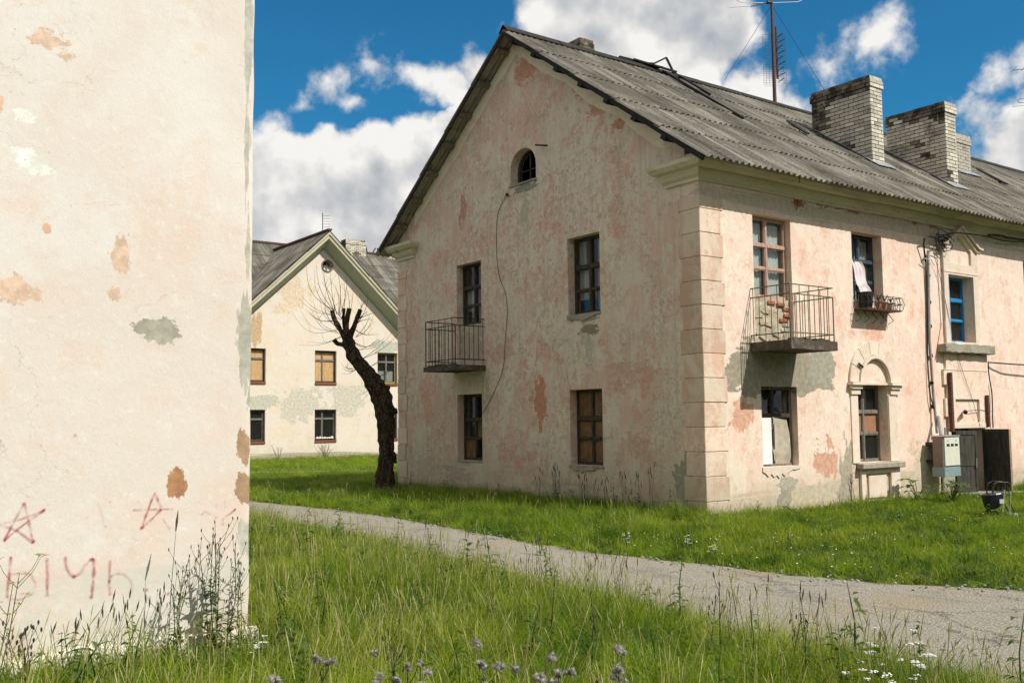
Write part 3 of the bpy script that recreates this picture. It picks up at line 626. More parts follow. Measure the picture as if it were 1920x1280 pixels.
# broken boards on the ridge, the lifted seam and the hole
def beam(parent, a, b, w_, h_, material, name):
    a = Vector(a); b = Vector(b); d = (b-a); q = d.to_track_quat('X', 'Z').to_matrix().to_4x4(); q.translation = a
    return obj(name, MB().box(0, d.length, -w_/2, w_/2, -h_/2, h_/2, q), material, parent)
for p0, p1, w_ in [((-5.1, 3.0, 9.95), (-5.0, 4.3, 9.93), .06), ((-5.05, 3.4, 9.96), (-4.75, 4.5, 9.79), .06), ((-5.15, 3.9, 9.90), (-5.0, 4.42, 10.20), .045), ((-5.0, 4.42, 10.20), (-4.95, 4.66, 9.79), .05), ((-5.3, 3.2, 9.93), (-4.9, 3.9, 9.91), .07), ((-5.1, 3.5, 9.95), (-4.9, 4.1, 9.86), .09)]:
    beam(house, p0, p1, w_, .035, M_dark, 'broken_board')
pa, pb = roofpt(1240, 138), roofpt(1392, 226)
up_ = Vector((math.sin(theta), 0, math.cos(theta)))
beam(house, pa+up_*.07, pb+up_*.05, .05, .05, M_dark, 'batten_and_gap_shade'); beam(house, roofpt(1262, 142)+up_*.07, roofpt(1330, 182)+up_*.06, .04, .04, M_dark, 'batten_and_gap_shade')
c_ = roofpt(1234, 163)+up_*.068; mb = MB(); al = Vector((0, 1, 0))
mb.face([c_+al*a+DN*b for a, b in [(-.05, -.22), (.03, -.25), (.05, -.05), (.0, .05), (.05, .2), (-.02, .24), (-.04, .1), (-.09, .02), (-.04, -.1)]]); obj('roof_hole', mb, M_black, house)
# chimneys
BK = [mesh('brick', MB().box(0, .245, -.0, .06, 0, .070), M_brick), mesh('half_brick', MB().box(0, .118, 0, .06, 0, .072), M_brick)]
BKD = [mesh('sooty_brick', MB().box(0, .245, 0, .06, 0, .072), M_brickd), mesh('sooty_half_brick', MB().box(0, .118, 0, .06, 0, .072), M_brickd)]
def rz(x): return RZ0-RM*abs(x-RX0)
def chimney(parent, x0, x1, y0, y1, ztop, base, label, soot=.25, cap=True, individual=True, baseonroof=True):
    zb = base-.3; core = MB(); e_ = .012
    core.box(x0+e_, x1-e_, y0+e_, y1-e_, zb, ztop-.01); c = obj('chimney', core, M_mort, parent); c['label'] = label
    rest = MB(); nco = int((ztop-base+.9)/.088)
    for k in range(nco):
        z = ztop-.088*(k+1); grow = .03 if (cap and k in (1, 2)) else (.01 if k == 0 else 0)
        for face in range(4):
            Lf = (x1-x0) if face in (0, 2) else (y1-y0); Lf += 2*grow; u = 0; off = .13 if (k+face) % 2 else 0; first = True
            while u < Lf-.02:
                l = .255 if not (first and off) else .128
                if u+l > Lf-.06: l = Lf-u
                first = False; ll = l-.015
                if face == 0: P = Vector((x0-grow+u, y0-grow, z)); A = Vector((1, 0, 0)); Bn = Vector((0, 1, 0)); gx = P.x+l
                elif face == 1: P = Vector((x1+grow, y0-grow+u, z)); A = Vector((0, 1, 0)); Bn = Vector((-1, 0, 0)); gx = x1
                elif face == 2: P = Vector((x1+grow-u, y1+grow, z)); A = Vector((-1, 0, 0)); Bn = Vector((0, -1, 0)); gx = P.x
                else: P = Vector((x0-grow, y1+grow-u, z)); A = Vector((0, -1, 0)); Bn = Vector((1, 0, 0)); gx = x0
                vis = z+.088 > rz(gx) if baseonroof else z > base-.1
                if vis:
                    dirty = (1-(ztop-z)/.7)*.8; dirty = soot*.35+max(0, dirty)
                    if face == 1 and soot < .7: dirty *= .25
                    src = BKD if soot > .7 or dirty+1.0*mnoise.noise(P*1.7) > .42 else BK
                    pj = P+Bn*(-.002+random.uniform(-.004, .004))+A*.005
                    if k == 0: pj.z += random.uniform(-.008, .004)
                    if individual and face in (0, 1):
                        M = Matrix((A*(ll/.245), Bn, Vector((0, 0, 1)))).transposed().to_4x4()
                        if A.cross(Bn).z < 0: M = Matrix((A*(ll/.245), Bn, Vector((0, 0, 1)))).transposed().to_4x4()
                        M.translation = pj; inst(src[0], 'brick', c, M)
                    else:
                        q = [pj, pj+A*ll, pj+A*ll+Vector((0, 0, .076)), pj+Vector((0, 0, .076))]; q2 = [v+Bn*.05 for v in q]; i = len(rest.v); rest.v += [tuple(v) for v in q+q2]
                        rest.f += [tuple(i+k2 for k2 in f) for f in ((0, 1, 2, 3), (0, 4, 5, 1), (1, 5, 6, 2), (2, 6, 7, 3), (3, 7, 4, 0))]
                u += l
    if rest.f: obj('brickwork', rest, M_brick, c, kind='stuff')
    return c
def flashing(parent, x0, x1, y0, y1):
    mb = MB()
    for (a, b, c, d) in ((x0-.1, x1+.22, y0-.07, y0-.005), (x1+.01, x1+.22, y0-.1, y1+.16), (x0-.1, x1+.1, y1+.005, y1+.10)):
        mb.face([(a, c, rz(a)+.075), (b, c, rz(b)+.068), (b, d, rz(b)+.08), (a, d, rz(a)+.085)])
    obj('flashing', mb, M_zinc, parent)
chimney(house, -3.10, -1.52, 7.34, 7.80, 9.36, 7.4, 'tall broad pale brick chimney nearest the antenna mast', .30); flashing(house, -3.1, -1.52, 7.34, 7.8)
chimney(house, -2.80, -1.24, 9.94, 10.41, 9.16, 7.2, 'second broad pale brick chimney', .22); flashing(house, -2.8, -1.24, 9.94, 10.41)
chimney(house, -3.55, -2.89, 13.33, 14.1, 9.36, 8.3, 'small brick chimney behind the two broad ones', .5, individual=False); flashing(house, -3.55, -2.89, 13.33, 14.1)
chimney(house, -6.15, -5.70, 2.33, 2.73, 10.47, 9.4, 'short sooty chimney just behind the ridge', .75, individual=True)
beam(house, roofpt(1830, 322)+up_*.08, roofpt(1885, 350)+up_*.08, .10, .04, M_dark, 'batten_and_gap_shade'); beam(house, roofpt(1475, 232)+up_*.07, roofpt(1512, 256)+up_*.07, .10, .03, M_dark, 'batten_and_gap_shade')  # last dark strip, left of the first chimney, stands for a shadowed gap

# windows of the gable
DPT = .17
window(house, GF, -7.41, -6.43, 3.78, 5.146, DPT, M_wood, [(.30, .02), (.62, .035)], .5, {}, 'balcony_door', curtains=((-7.35, -6.94, 4.1, 4.62, M_lace), (-6.8, -6.6, 3.85, 5.1, M_curt)), label='dark glazed balcony door with lace curtain')
mb = MB().prism(R4(-7.41, -6.43, 2.86, 3.775), GF, -.22, -.09); obj('door_infill', mb, M_infill, house)
window(house, GF, -3.454, -2.514, 3.65, 5.146, DPT, M_wood, [(.30, .018), (.62, .035)], .5, {}, curtains=((-3.4, -3.02, 3.95, 4.6, M_lace), (-3.4, -3.2, 4.6, 5.1, M_curt), (-2.9, -2.6, 3.7, 5.1, M_curt)), sill=(.0, .05, -.02, M_wood))
window(house, GF, -7.41, -6.43, .77, 2.224, DPT, M_wood, [(.32, .018), (.62, .035)], .5, {(0, 0): M_boardd, (1, 1): M_boardd}, label='dark gable window below the balcony')
window(house, GF, -3.454, -2.514, .785, 2.21, DPT, M_wood, [(.34, .016), (.62, .035)], .5, {(0, 0): M_boardd, (0, 1): M_boardd, (1, 0): M_boardd, (1, 1): M_boardd, (0, 2): M_boardd, (1, 2): M_boardd}, label='gable window boarded up with hardboard')
# attic window
mb = MB(); inner = [(x_*.86+(-4.865)*.14, (z_-6.56)*.9+6.56+.03) for x_, z_ in attic]; mb.prism(attic, GF, -.26, -.20, [inner]); w_ = obj('attic_window', mb, M_wood, house)
mb = MB().prism(R4(-4.90, -4.87, 6.6, 7.2), GF, -.25, -.21); obj('glazing_bar', mb, M_wood, w_)
mb = MB().prism(R4(-5.24, -4.5, 6.85, 6.87), GF, -.25, -.21); obj('glazing_bar', mb, M_wood, w_)
mb = MB().prism(R4(-5.33, -4.40, 6.52, 6.562), GF, -.2, .03); obj('attic_sill', mb, M_conc, house, bevel=.01)
# crumbling sills of gable windows
def crumble(fn, u0, u1, zt, hmax, par, material=M_conc, proud=.02, name='crumbled_sill'):
    n = 14; lo = []
    for i in range(n+1):
        u = u0+(u1-u0)*i/n; lo.append((u, zt-hmax*(.35+.65*math.sin(math.pi*min(1, (i+1)/n*1.1))**.7)*(.7+.5*random.random())))
    mb = MB().prism([(u1, zt), (u0, zt)]+lo, fn, .001, proud); return obj(name, mb, material, par)
crumble(GF, -3.48, -2.50, 3.648, .13, house); crumble(GF, -3.48, -2.50, .783, .13, house); crumble(GF, -7.42, -6.42, .768, .03, house)
crumble(XF, 1.40, 2.42, .788, .17, house, M_trim)

# windows of the facade
window(house, XF, 1.335, 2.37, 3.74, 5.19, .12, M_pinkf, [(.36, .02), (.66, .03)], .47, {}, 'balcony_door', curtains=((1.4, 1.80, 3.8, 5.1, M_curtw), (1.9, 2.32, 3.8, 5.1, M_curtw)), label='pinkish brown glazed balcony door')
mb = MB().prism(R4(1.335, 2.37, 2.92, 3.735), XF, -.24, -.07); inf = obj('door_infill', mb, M_infill, house)
for (y_, z_) in [(1.85, 3.66), (2.1, 3.64), (2.25, 3.56), (2.16, 3.36), (2.24, 3.28), (2.2, 3.19), (2.28, 3.45)]:
    mb = MB().box(-.07, -.045+random.uniform(-.01, .02), y_-.1, y_+.1, z_-.03, z_+.035); obj('brick', mb, M_brickred if z_ > 3.3 else M_brick, inf, bevel=.01)
for k in range(10):                                   # lumps of loose render
    y_, z_ = random.uniform(1.4, 2.25), random.uniform(2.98, 3.6); mb = MB(); c = Vector((-.075, y_, z_)); n = 8
    pol = [(y_+random.uniform(.05, .16)*math.cos(a), z_+random.uniform(.03, .10)*math.sin(a)) for a in [2*math.pi*i/n for i in range(n)]]
    mb.prism(pol, XF, -.072, -.055+random.uniform(0, .02)); obj('loose_render', mb, M_infill, inf)
window(house, XF, 4.2, 5.19, 3.85, 5.19, .2, M_wood, [(.30, .02), (.62, .03)], .5, {}, label='upper window with faded blue lower casement', sashmat=M_dbluef, curtains=((4.7, 5.12, 3.9, 5.1, M_curt), (4.25, 4.5, 4.6, 5.1, M_curt)))
window(house, XF, 7.5, 8.49, 3.19, 4.61, .2, M_bluef, [(.33, .022), (.66, .035)], .42, {}, label='bright blue painted window', curtains=((7.95, 8.1, 4.1, 4.6, M_curt),))
window(house, XF, 1.43, 2.40, .79, 2.18, .13, M_woodl, [(.64, .03)], .46, {(0, 0): None, (1, 0): None}, label='ground floor window boarded with white and brown sheets', sashmat=M_wood)
w_ = [o_ for o_ in house.children if o_.get('label', '').startswith('ground floor window')][0]
mb = MB(); 
for a, b in ((1.47, 1.55), (1.555, 1.82)): mb.prism(R4(a, b, .83, 1.66), XF, -.135, -.115)
obj('board', mb, M_boardw, w_, bevel=.003)['label'] = 'white board'
mb = MB(); n = 12
for i in range(n+1):
    z_ = .83+.82*i/n; bow = .02*math.sin(i*.7)
    mb.v += [(-.13+bow, 1.85+.015*math.sin(i*1.3), z_), (-.13+.03*math.sin(i*.4), 2.31+.01*math.sin(i), z_)]
for i in range(n): mb.f.append((2*i, 2*i+1, 2*i+3, 2*i+2))
obj('board', mb, M_boardg, w_, smooth=True)['label'] = 'buckled brown board'
window(house, XF, 4.2, 5.18, .77, 2.24, .2, M_woodl, [(.36, .02), (.66, .03)], .46, {(0, 1): M_boardt, (1, 1): M_boardt}, label='ground floor window under the arch', sashmat=M_woodl)
for a, b, c, d in fac_open[3:4]+fac_open[7:]:
    if a > 10: window(house, XF, a, b, c, d, .2, M_wood, [(.32, .02), (.64, .03)], .5, {})

# arch, imposts and apron
for k in range(7):
    a0 = math.pi*k/7+.006; a1 = math.pi*(k+1)/7-.006; pol = []
    for i in range(5): a = a0+(a1-a0)*i/4; pol.append((4.735-.80*math.cos(a), 2.29+.80*math.sin(a)))
    for i in range(5): a = a1+(a0-a1)*i/4; pol.append((4.735-.53*math.cos(a), 2.29+.53*math.sin(a)))
    obj('voussoir', MB().prism(pol, XF, .001, .05), M_trim, house, bevel=.006)
pol = [(4.735-.525*math.cos(math.pi*i/20), 2.29+.525*math.sin(math.pi*i/20)) for i in range(21)]+[(4.735+.46*math.cos(math.pi*i/20), 2.29+.46*math.sin(math.pi*i/20)) for i in range(21)]
obj('arch_moulding', MB().prism(pol, XF, .001, .085), M_trim, house)
for a, b in ((3.90, 4.30), (5.17, 5.60)):
    mb = MB().box(.001, .13, a, b, 2.235, 2.288); mb.box(.001, .085, a+.04, b-.04, 2.165, 2.233); mb.box(.001, .05, a+.06, b-.06, 2.06, 2.163); obj('impost', mb, M_trim, house)
obj('lintel', MB().box(.001, .03, 4.305, 5.165, 2.243, 2.288), M_trim, house)
for a, b in ((3.97, 4.195), (5.19, 5.46)): obj('pilaster', MB().box(.001, .022, a, b, .765, 2.058), M_trim, house, bevel=.006)
obj('window_sill', MB().box(.001, .16, 4.08, 5.47, .655, .762), M_conc, house, bevel=.015)
mb = MB().prism(R4(4.16, 5.42, -.02, .65), XF, .001, .06, [R4(4.30, 5.12, .06, .56)]); obj('apron', mb, M_trim, house, bevel=.006)
obj('apron_panel', MB().box(.001, .035, 4.42, 5.0, .10, .52), M_trim, house, bevel=.008)
# surround of the blue window
niche = [(7.60, 4.86), (8.44, 4.86), (8.44, 5.16), (7.99, 5.47), (7.60, 5.16)]
mb = MB().prism([(7.30, 3.13), (8.68, 3.13), (8.68, 5.20), (7.99, 5.62), (7.30, 5.20)], XF, .001, .05, [R4(7.5, 8.49, 3.19, 4.61), niche]); obj('window_surround', mb, M_trim, house, bevel=.004)
def polybar(pts, h, p_, nm='pediment'):
    mb = MB(); lo = [(a, b-h) for a, b in pts][::-1]; mb.prism(list(pts)+lo, XF, .001, p_); return obj(nm, mb, M_trim, house)
polybar([(7.20, 5.25), (7.34, 5.27), (7.99, 5.70), (8.64, 5.27), (8.80, 5.25)], .035, .15); polybar([(7.24, 5.195), (7.36, 5.205), (7.99, 5.64), (8.62, 5.205), (8.76, 5.195)], .04, .10)
obj('sill_ledge', MB().box(.001, .06, 7.3, 8.68, 4.66, 4.69), M_trim, house)
n = 16; top = [(7.03+1.96*i/n, 3.13+random.uniform(-.02, .02)) for i in range(n+1)]; bot = [(7.03+1.96*i/n, 2.94+random.uniform(-.01, .02)) for i in range(n+1)][::-1]
obj('window_sill', MB().prism(top+bot, XF, .001, .20), M_conc, house, bevel=.01)
mb = MB().prism([(7.25, 2.93), (7.25, 2.6), (7.15, 2.6), (7.15, 2.28), (7.27, 2.28), (7.27, 2.0), (7.17, 2.0), (7.17, 1.62), (7.3, 1.62), (7.3, 1.365), (8.78, 1.365), (8.78, 1.62), (8.9, 1.62), (8.9, 2.93)], XF, .001, .05, [R4(7.55, 8.5, 1.5, 1.98)]); obj('door_surround', mb, M_facade, house)
obj('door_surround_line', MB().box(.051, .06, 7.15, 8.9, 2.585, 2.60), M_facade, house)
obj('lintel', MB().box(.051, .065, 7.42, 8.7, 1.37, 1.47), M_trim, house, bevel=.005)
mb = MB().prism(R4(6.95, 7.40, -.02, .42), XF, .001, .06); obj('plinth', mb, M_conc, house, bevel=.02)
# doors
def leaf(hx, hy, ang, w_, z0, z1, lab, sgn=1, lean=0):
    M = Matrix.Translation((hx, hy, 0)) @ Matrix.Rotation(ang, 4, 'Z') @ Matrix.Rotation(lean, 4, 'X')
    c = obj('door', MB().box(-.02, .018, .004, w_*sgn-.02*sgn, z0, z1, M), M_door, house, bevel=.003); c['label'] = lab
    obj('door_edge', MB().box(-.021, .021, w_*sgn-.019*sgn, w_*sgn, z0, z1, M), M_dooredge, c)
    for (a, b, c0, c1) in ((.0, .09, 0, 1), (.9, 1, 0, 1), (.09, .9, 0, .08), (.09, .9, .42, .52), (.09, .9, .93, 1)):
        y0, y1 = sorted((w_*sgn*a, w_*sgn*b)); zz0 = z0+(z1-z0)*c0; zz1 = z0+(z1-z0)*c1
        for s_ in (.019, -.034): obj('door_rail', MB().box(s_, s_+.014, y0, y1, zz0, zz1, M), M_door, c, bevel=.003)
    for k in range(1, 4): 
        y_ = w_*sgn*(.09+.2*k)
        for s_ in (.019, -.025): obj('plank_joint', MB().box(s_, s_+.005, min(y_, y_+.012), max(y_, y_+.012), z0+.09*(z1-z0), z0+.42*(z1-z0), M), M_door, c)
    obj('handle', MB().tube([M @ Vector((.05, w_*sgn*.9, z0+.55*(z1-z0))), M @ Vector((.05, w_*sgn*.9, z0+.40*(z1-z0)))], .012), M_grey, c)
    return c
leaf(.03, 7.44, math.radians(-12), .62, .06, 1.33, 'left door leaf standing slightly open', 1, math.radians(-1.5))
leaf(.03, 8.62, math.radians(80), .64, .04, 1.345, 'right door leaf swung wide open', -1)
obj('doorstep', MB().box(.03, .75, 7.35, 8.9, -.1, .045), M_conc, house, bevel=.02)

# balconies
def balcony(fn, u0, u1, dep, zs0, zs1, zr, label, rmat):
    mb = MB(); n = 10; front = [(u0+(u1-u0)*i/n, zs0+random.uniform(-.012, .01)) for i in range(n+1)]; top = [(u0+(u1-u0)*i/n, zs1+random.uniform(-.012, .012)) for i in range(n+1)][::-1]
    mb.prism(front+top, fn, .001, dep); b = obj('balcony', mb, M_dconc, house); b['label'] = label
    rs = []
    def rod(p0, p1, nm, r=.010): obj(nm, MB().tube([fn(*p0), fn(*p1)], r, 5), rmat, b)
    e = .04
    for z_ in (zr, zr-.16, zs1+.12):
        r = .011
        obj('rail', MB().tube([fn(u0+e, z_, .0), fn(u0+e, z_, dep-e), fn(u1-e, z_, dep-e), fn(u1-e, z_, .0)], r, 5), rmat, b)
    N = 9
    for i in range(N+1):
        u = u0+e+(u1-u0-2*e)*i/N; rod((u, zs1-.02, dep-e), (u, (zr if i % 2 == 0 else zr-.16)-.0, dep-e), 'baluster', .012 if i in (0, N) else .0075)
    for uu in (u0+e, u1-e):
        for i in range(6): dpt = (dep-e)*(i+.4)/6.4; rod((uu, zs1+.12 if i % 2 else zs1-.02, dpt), (uu, zr if i % 2 == 0 else zr-.16, dpt), 'baluster', .0075)
    for k in range(12):
        u = random.uniform(u0+.05, u1-.05); pol = [(u+random.uniform(.02, .07)*math.cos(a), zs1+.005+random.uniform(.01, .045)*math.sin(a)) for a in [2*math.pi*i/7 for i in range(7)]]
        obj('rubble', MB().prism(pol, fn, dep-.12*random.random()-.1, dep-.02), M_dconc, b)
    return b
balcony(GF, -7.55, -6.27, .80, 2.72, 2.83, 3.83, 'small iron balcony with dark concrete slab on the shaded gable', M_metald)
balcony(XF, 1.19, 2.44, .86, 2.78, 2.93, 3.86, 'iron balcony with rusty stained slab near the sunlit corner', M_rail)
mb = MB().prism([(-7.35, 2.715), (-6.35, 2.715), (-6.42, 2.5), (-7.3, 2.5)], GF, .001, .02); obj('balcony_soffit_patch', mb, M_corn, house)

# ------------------------------------------------------------------ LEFT HOUSE
XL = 4.2; YC = -9.36
lh = thing('house', 'pale plastered house wall with red graffiti stars, cut off at the left edge', 'house', (XL-4, YC-6, 0))
mb = MB(); ny, nz = 40, 50            # slightly uneven front
def bul(y, z): return .012*mnoise.noise(Vector((1, y*.8, z*.8)))+.005*mnoise.noise(Vector((5, y*3, z*3)))
def wl(y, z):
    e_ = min(1, max(0, (YC-y)/.045)); rr = .03*(1-math.sqrt(max(0, 1-(1-e_)**2)))
    return (XL-rr+bul(y, z)*.6, y+.008*mnoise.noise(Vector((z*3, 2, 0))) if y > YC-.01 else y, z)
ys = [YC-12+12*(i/30)**.6 for i in range(29)]+[YC-.2, YC-.1, YC-.045, YC-.03, YC-.015, YC-.005, YC]; zs = [-.3+6.6*k/60 for k in range(61)]
for y in ys:
    for z in zs: mb.v.append(wl(y, z))
nzz = len(zs)
for i in range(len(ys)-1):
    for k in range(nzz-1): a = i*nzz+k; mb.f.append((a, a+nzz, a+nzz+1, a+1))
i0 = len(mb.v)
for z in zs: mb.v.append((XL-8, wl(YC, z)[1], z))
for k in range(nzz-1): a = (len(ys)-1)*nzz+k; mb.f.append((a, i0+k, i0+k+1, a+1))
mb.face([(XL-8, YC, -.3), (XL-8, YC-12, -.3), (XL-8, YC-12, 6.3), (XL-8, YC, 6.3)]); mb.face([(XL, YC-12, -.3), (XL-8, YC-12, -.3), (XL-8, YC-12, 6.3), (XL, YC-12, 6.3)])
obj('wall', mb, M_left, lh, recalc=False, smooth=True)
mb = MB(); n = 60; rows_ = [(.0, .19), (.03, .17), (.045, .12), (.055, -.1)]
for i in range(n+1):
    y = YC-9+9.04*i/n
    for d_, z in rows_: mb.v.append((XL+d_+.012*mnoise.noise(Vector((y*5, z*9, 0)))-.0, y+(.01 if i == n else 0), z+.05*mnoise.noise(Vector((y*3, 1, 4)))+(.02*mnoise.noise(Vector((y*12, 2, 4))))))
for i in range(n):
    for k in range(3): a = i*4+k; mb.f.append((a, a+1, a+5, a+4))
j = len(mb.v); 
for d_, z in rows_: mb.v.append((XL-6, YC+.04, z))
for k in range(3): mb.f.append((n*4+k, n*4+k+1, j+k+1, j+k))
obj('plinth', mb, M_left, lh, smooth=False)
mb = MB(); mb.face([(XL+.6, YC+.6, 6.25), (XL-4, YC+.6, 9.6), (XL-4, YC-12.5, 9.6), (XL+.6, YC-12.5, 6.25)]); mb.face([(XL-8.6, YC+.6, 6.25), (XL-4, YC+.6, 9.6), (XL-4, YC-12.5, 9.6), (XL-8.6, YC-12.5, 6.25)]); mb.face([(XL, YC-.01, 6.29), (XL-8, YC-.01, 6.29), (XL-4, YC-.01, 9.5)])
obj('roof', mb, M_sheet2, lh)
# graffiti strokes
def stroke(pts, w_=.018, alpha=(1, 1), name='graffiti_stroke', par=None):
    P = [un(a, b, 0, XL) for a, b in pts]; out = []
    for k in range(len(P)-1):
        for i in range(6): out.append(P[k].lerp(P[k+1], i/6))
    out.append(P[-1]); 
    out = [p+Vector((0, 0, 0)) for p in out]; mb = MB(); uv = []; n = len(out)
    for k, p in enumerate(out):
        d = (out[min(k+1, n-1)]-out[max(k-1, 0)]).normalized(); s_ = Vector((0, -d.z, d.y))*w_*(.95+.16*math.sin(k*1.1)); x = XL+bul(p.y, p.z)*.6+.006
        a, b = p-s_, p+s_; mb.v += [(x, a.y, a.z), (x, b.y, b.z)]
    mb.uv = []
    for k in range(n-1):
        mb.f.append((2*k, 2*k+1, 2*k+3, 2*k+2)); f0 = alpha[0]+(alpha[1]-alpha[0])*k/(n-1); f1 = alpha[0]+(alpha[1]-alpha[0])*(k+1)/(n-1)
        mb.uv.append([(0, f0), (1, f0), (1, f1), (0, f1)])
    return obj(name, mb, M_spray, par, recalc=False)
def dot(px, py, r=.02, par=None, nm='graffiti_dot'):
    p = un(px, py, 0, XL); x = XL+bul(p.y, p.z)*.6+.0075; mb = MB(); mb.uv = []; n = 12
    for k in range(n):
        a0, a1 = 2*math.pi*k/n, 2*math.pi*(k+1)/n; mb.face([(x, p.y, p.z), (x, p.y+r*math.cos(a0), p.z+r*math.sin(a0)), (x, p.y+r*math.cos(a1), p.z+r*math.sin(a1))]); mb.uv.append([(.5, 1), (0, 1), (0, 1)])
    return obj(nm, mb, M_spray, par, recalc=False)
def group_part(name, label, strokes, dots=()):
    first = None
    for s_ in strokes:
        o_ = stroke(*s_, name=name if first is None else 'stroke', par=lh if first is None else first)
        if first is None: first = o_; o_['label'] = label
    for d_ in dots: dot(*d_, par=first or lh)
group_part('graffiti_star', 'red spray painted star at the left edge', [([(8, 1012), (27, 975), (45, 942)],), ([(45, 942), (54, 975), (62, 1016)],), ([(62, 1016), (30, 992), (-4, 982)], .016, (1, .8)), ([(-4, 982), (40, 972), (83, 955)], .016, (.5, 1)), ([(83, 955), (40, 985), (8, 1012)], .015, (.9, .8))], [(45, 943, .022), (63, 1013, .022), (9, 1011, .018), (83, 954, .02)])
group_part('graffiti_star', 'fainter red star in the middle of the wall', [([(290, 923), (277, 955), (265, 991)],), ([(290, 923), (302, 950)],), ([(249, 955), (285, 954), (324, 953)], .014, (.55, .7)), ([(302, 954), (285, 972), (265, 990)],), ([(304, 970), (318, 992)], .016, (.2, 1))], [(290, 924, .019), (266, 988, .024), (323, 954, .015), (250, 955, .014), (301, 953, .018), (318, 988, .017)])
group_part('graffiti_star', 'broken faint red star nearest the corner', [([(377, 964), (385, 957), (396, 965)], .012, (.6, .3)), ([(405, 972), (404, 966)], .016, (.5, .5)), ([(418, 970), (418, 984)], .017, (1, .5)), ([(422, 968), (434, 960), (442, 953)], .015, (.7, 1)), ([(421, 938), (422, 950)], .016, (.35, .3)), ([(405, 945), (406, 952)], .013, (.3, .3))], [(418, 972, .016), (440, 954, .014)])
group_part('graffiti_letter', 'faded red upright stroke between the stars', [([(183, 942), (190, 962), (198, 988)], .015, (.55, .35))], [(198, 986, .014), (206, 940, .012)])
group_part('graffiti_letter', 'red sprayed Cyrillic letter at the left edge', [([(20, 1042), (17, 1080), (13, 1120)], .02, (.9, .9)), ([(15, 1076), (40, 1070), (58, 1076), (68, 1095), (60, 1112), (38, 1122), (14, 1121)], .018, (.45, .4)), ([(88, 1045), (89, 1080), (88, 1116)], .02, (.7, 1))], [(14, 1116, .022), (20, 1043, .014)])
group_part('graffiti_letter', 'red sprayed letter like a hooked seven', [([(122, 1042), (124, 1062), (131, 1075), (139, 1080), (150, 1073), (160, 1058), (169, 1048)], .02, (.8, .6)), ([(168, 1047), (176, 1047), (176, 1070), (174, 1095), (171, 1120)], .021, (1, .9))], [(171, 1116, .024), (174, 1048, .02), (137, 1079, .018)])
group_part('graffiti_letter', 'red sprayed letter like a b', [([(206, 1049), (205, 1080), (205, 1115)], .02, (.6, .9)), ([(206, 1080), (218, 1073), (232, 1075), (244, 1086), (249, 1102), (243, 1118)], .015, (.55, .25))], [(206, 1112, .018), (205, 1088, .018)])
for q in ((275, 1104, .02), (315, 1111, .022), (345, 1111, .018), (141, 815, .022)): dot(*q, par=lh)

# ------------------------------------------------------------------ FAR HOUSE
XB = -30.0; fh = thing('house', 'distant cream plastered house with a steep gable and small boarded windows behind the bare tree', 'house', (-34, 7.45, 0))
YA = 7.43; SB = .93; ZA = 9.55
far_open = [(7.03, 8.1, 3.43, 4.89), (10.23, 11.3, 3.43, 4.89), (3.62, 4.69, 3.43, 4.89), (7.03, 8.1, .83, 2.21), (10.23, 11.3, .83, 2.21), (3.62, 4.69, .83, 2.21)]
circ = [(7.62+.25*math.cos(a), 8.80+.25*math.sin(a)) for a in [2*math.pi*i/16 for i in range(16)]]
mb = MB().prism([(1.5, -.3), (13.4, -.3), (13.4, ZA-SB*(13.4-YA)), (YA, ZA), (1.5, ZA-SB*(YA-1.5))], lambda u, v, d: (XB+d, u, v), -.35, 0, [R4(*h) for h in far_open]+[circ]); obj('wall', mb, M_b3, fh)
obj('wall', MB().box(-43, XB-1.2, -14, 1.5, -.3, 6.9), M_b3, fh); obj('wall', MB().box(-43, XB-1.2, 13.41, 32, -.3, 6.9), M_b3, fh); obj('wall', MB().box(-42.9, XB-.36, 1.51, 13.39, -.3, .0), M_b3, fh)
mb = MB().box(XB-1.25, XB-.352, 1.5, 1.8, -.3, 6.0); mb.box(XB-1.25, XB-.352, 13.1, 13.4, -.3, 6.0); obj('wall', mb, M_b3, fh)
obj('partition', MB().box(-33.1, -33, 1.6, 13.3, 0, 8), M_interior, fh); obj('partition', MB().box(-33, -30.4, 1.6, 13.3, 2.7, 2.8), M_interior, fh)
FB = lambda u, v, d: (XB+d, u, v)
fl = [({(0, 0): M_boardy, (0, 1): M_boardy, (1, 0): M_boardy, (1, 1): M_boardy}, 'far upper middle window boarded with yellow chipboard'), ({}, 'far upper right window with pale curtains'), ({(1, 0): M_boardy, (1, 1): M_boardy}, 'far upper left window boarded yellow'),
      ({}, 'far lower middle window with rubbish on the sill'), ({}, 'far lower right window behind the trunk'), ({}, 'far lower left dark window')]
for (h, (ff, lab)) in zip(far_open, fl):
    k = far_open.index(h)
    w_ = window(fh, FB, *h, .15, M_wood if k not in (1,) else M_ochre, [(.72, .035)], .38 if k != 1 else .5, ff, label=lab, fw_=.07, sill=(.0, .10, .05, M_redf), sashmat=M_woodl, curtains=((h[0]+.1, h[1]-.1, h[2]+.1, h[2]+.6, M_curt),) if k in (1,) else ())
    if k == 3:
        for q in range(7): y_ = 7.2+.12*q; obj('rubbish', MB().prism([(y_-.07, .9), (y_+.08, .9), (y_+.03, .95+.06*random.random()), (y_-.03, .93+.05*random.random())], FB, -.14, -.05), M_white, w_)
mb = MB().tube([FB(7.62+.27*math.cos(2*math.pi*i/20), 8.80+.27*math.sin(2*math.pi*i/20), .01) for i in range(21)], .035, 6); rw = obj('round_window', mb, M_woodl, fh)
mb = MB().prism(R4(7.60, 7.64, 8.56, 9.04), FB, -.1, -.06); mb.prism(R4(7.38, 7.86, 8.79, 8.82), FB, -.1, -.06); obj('glazing_bar', mb, M_woodl, rw)
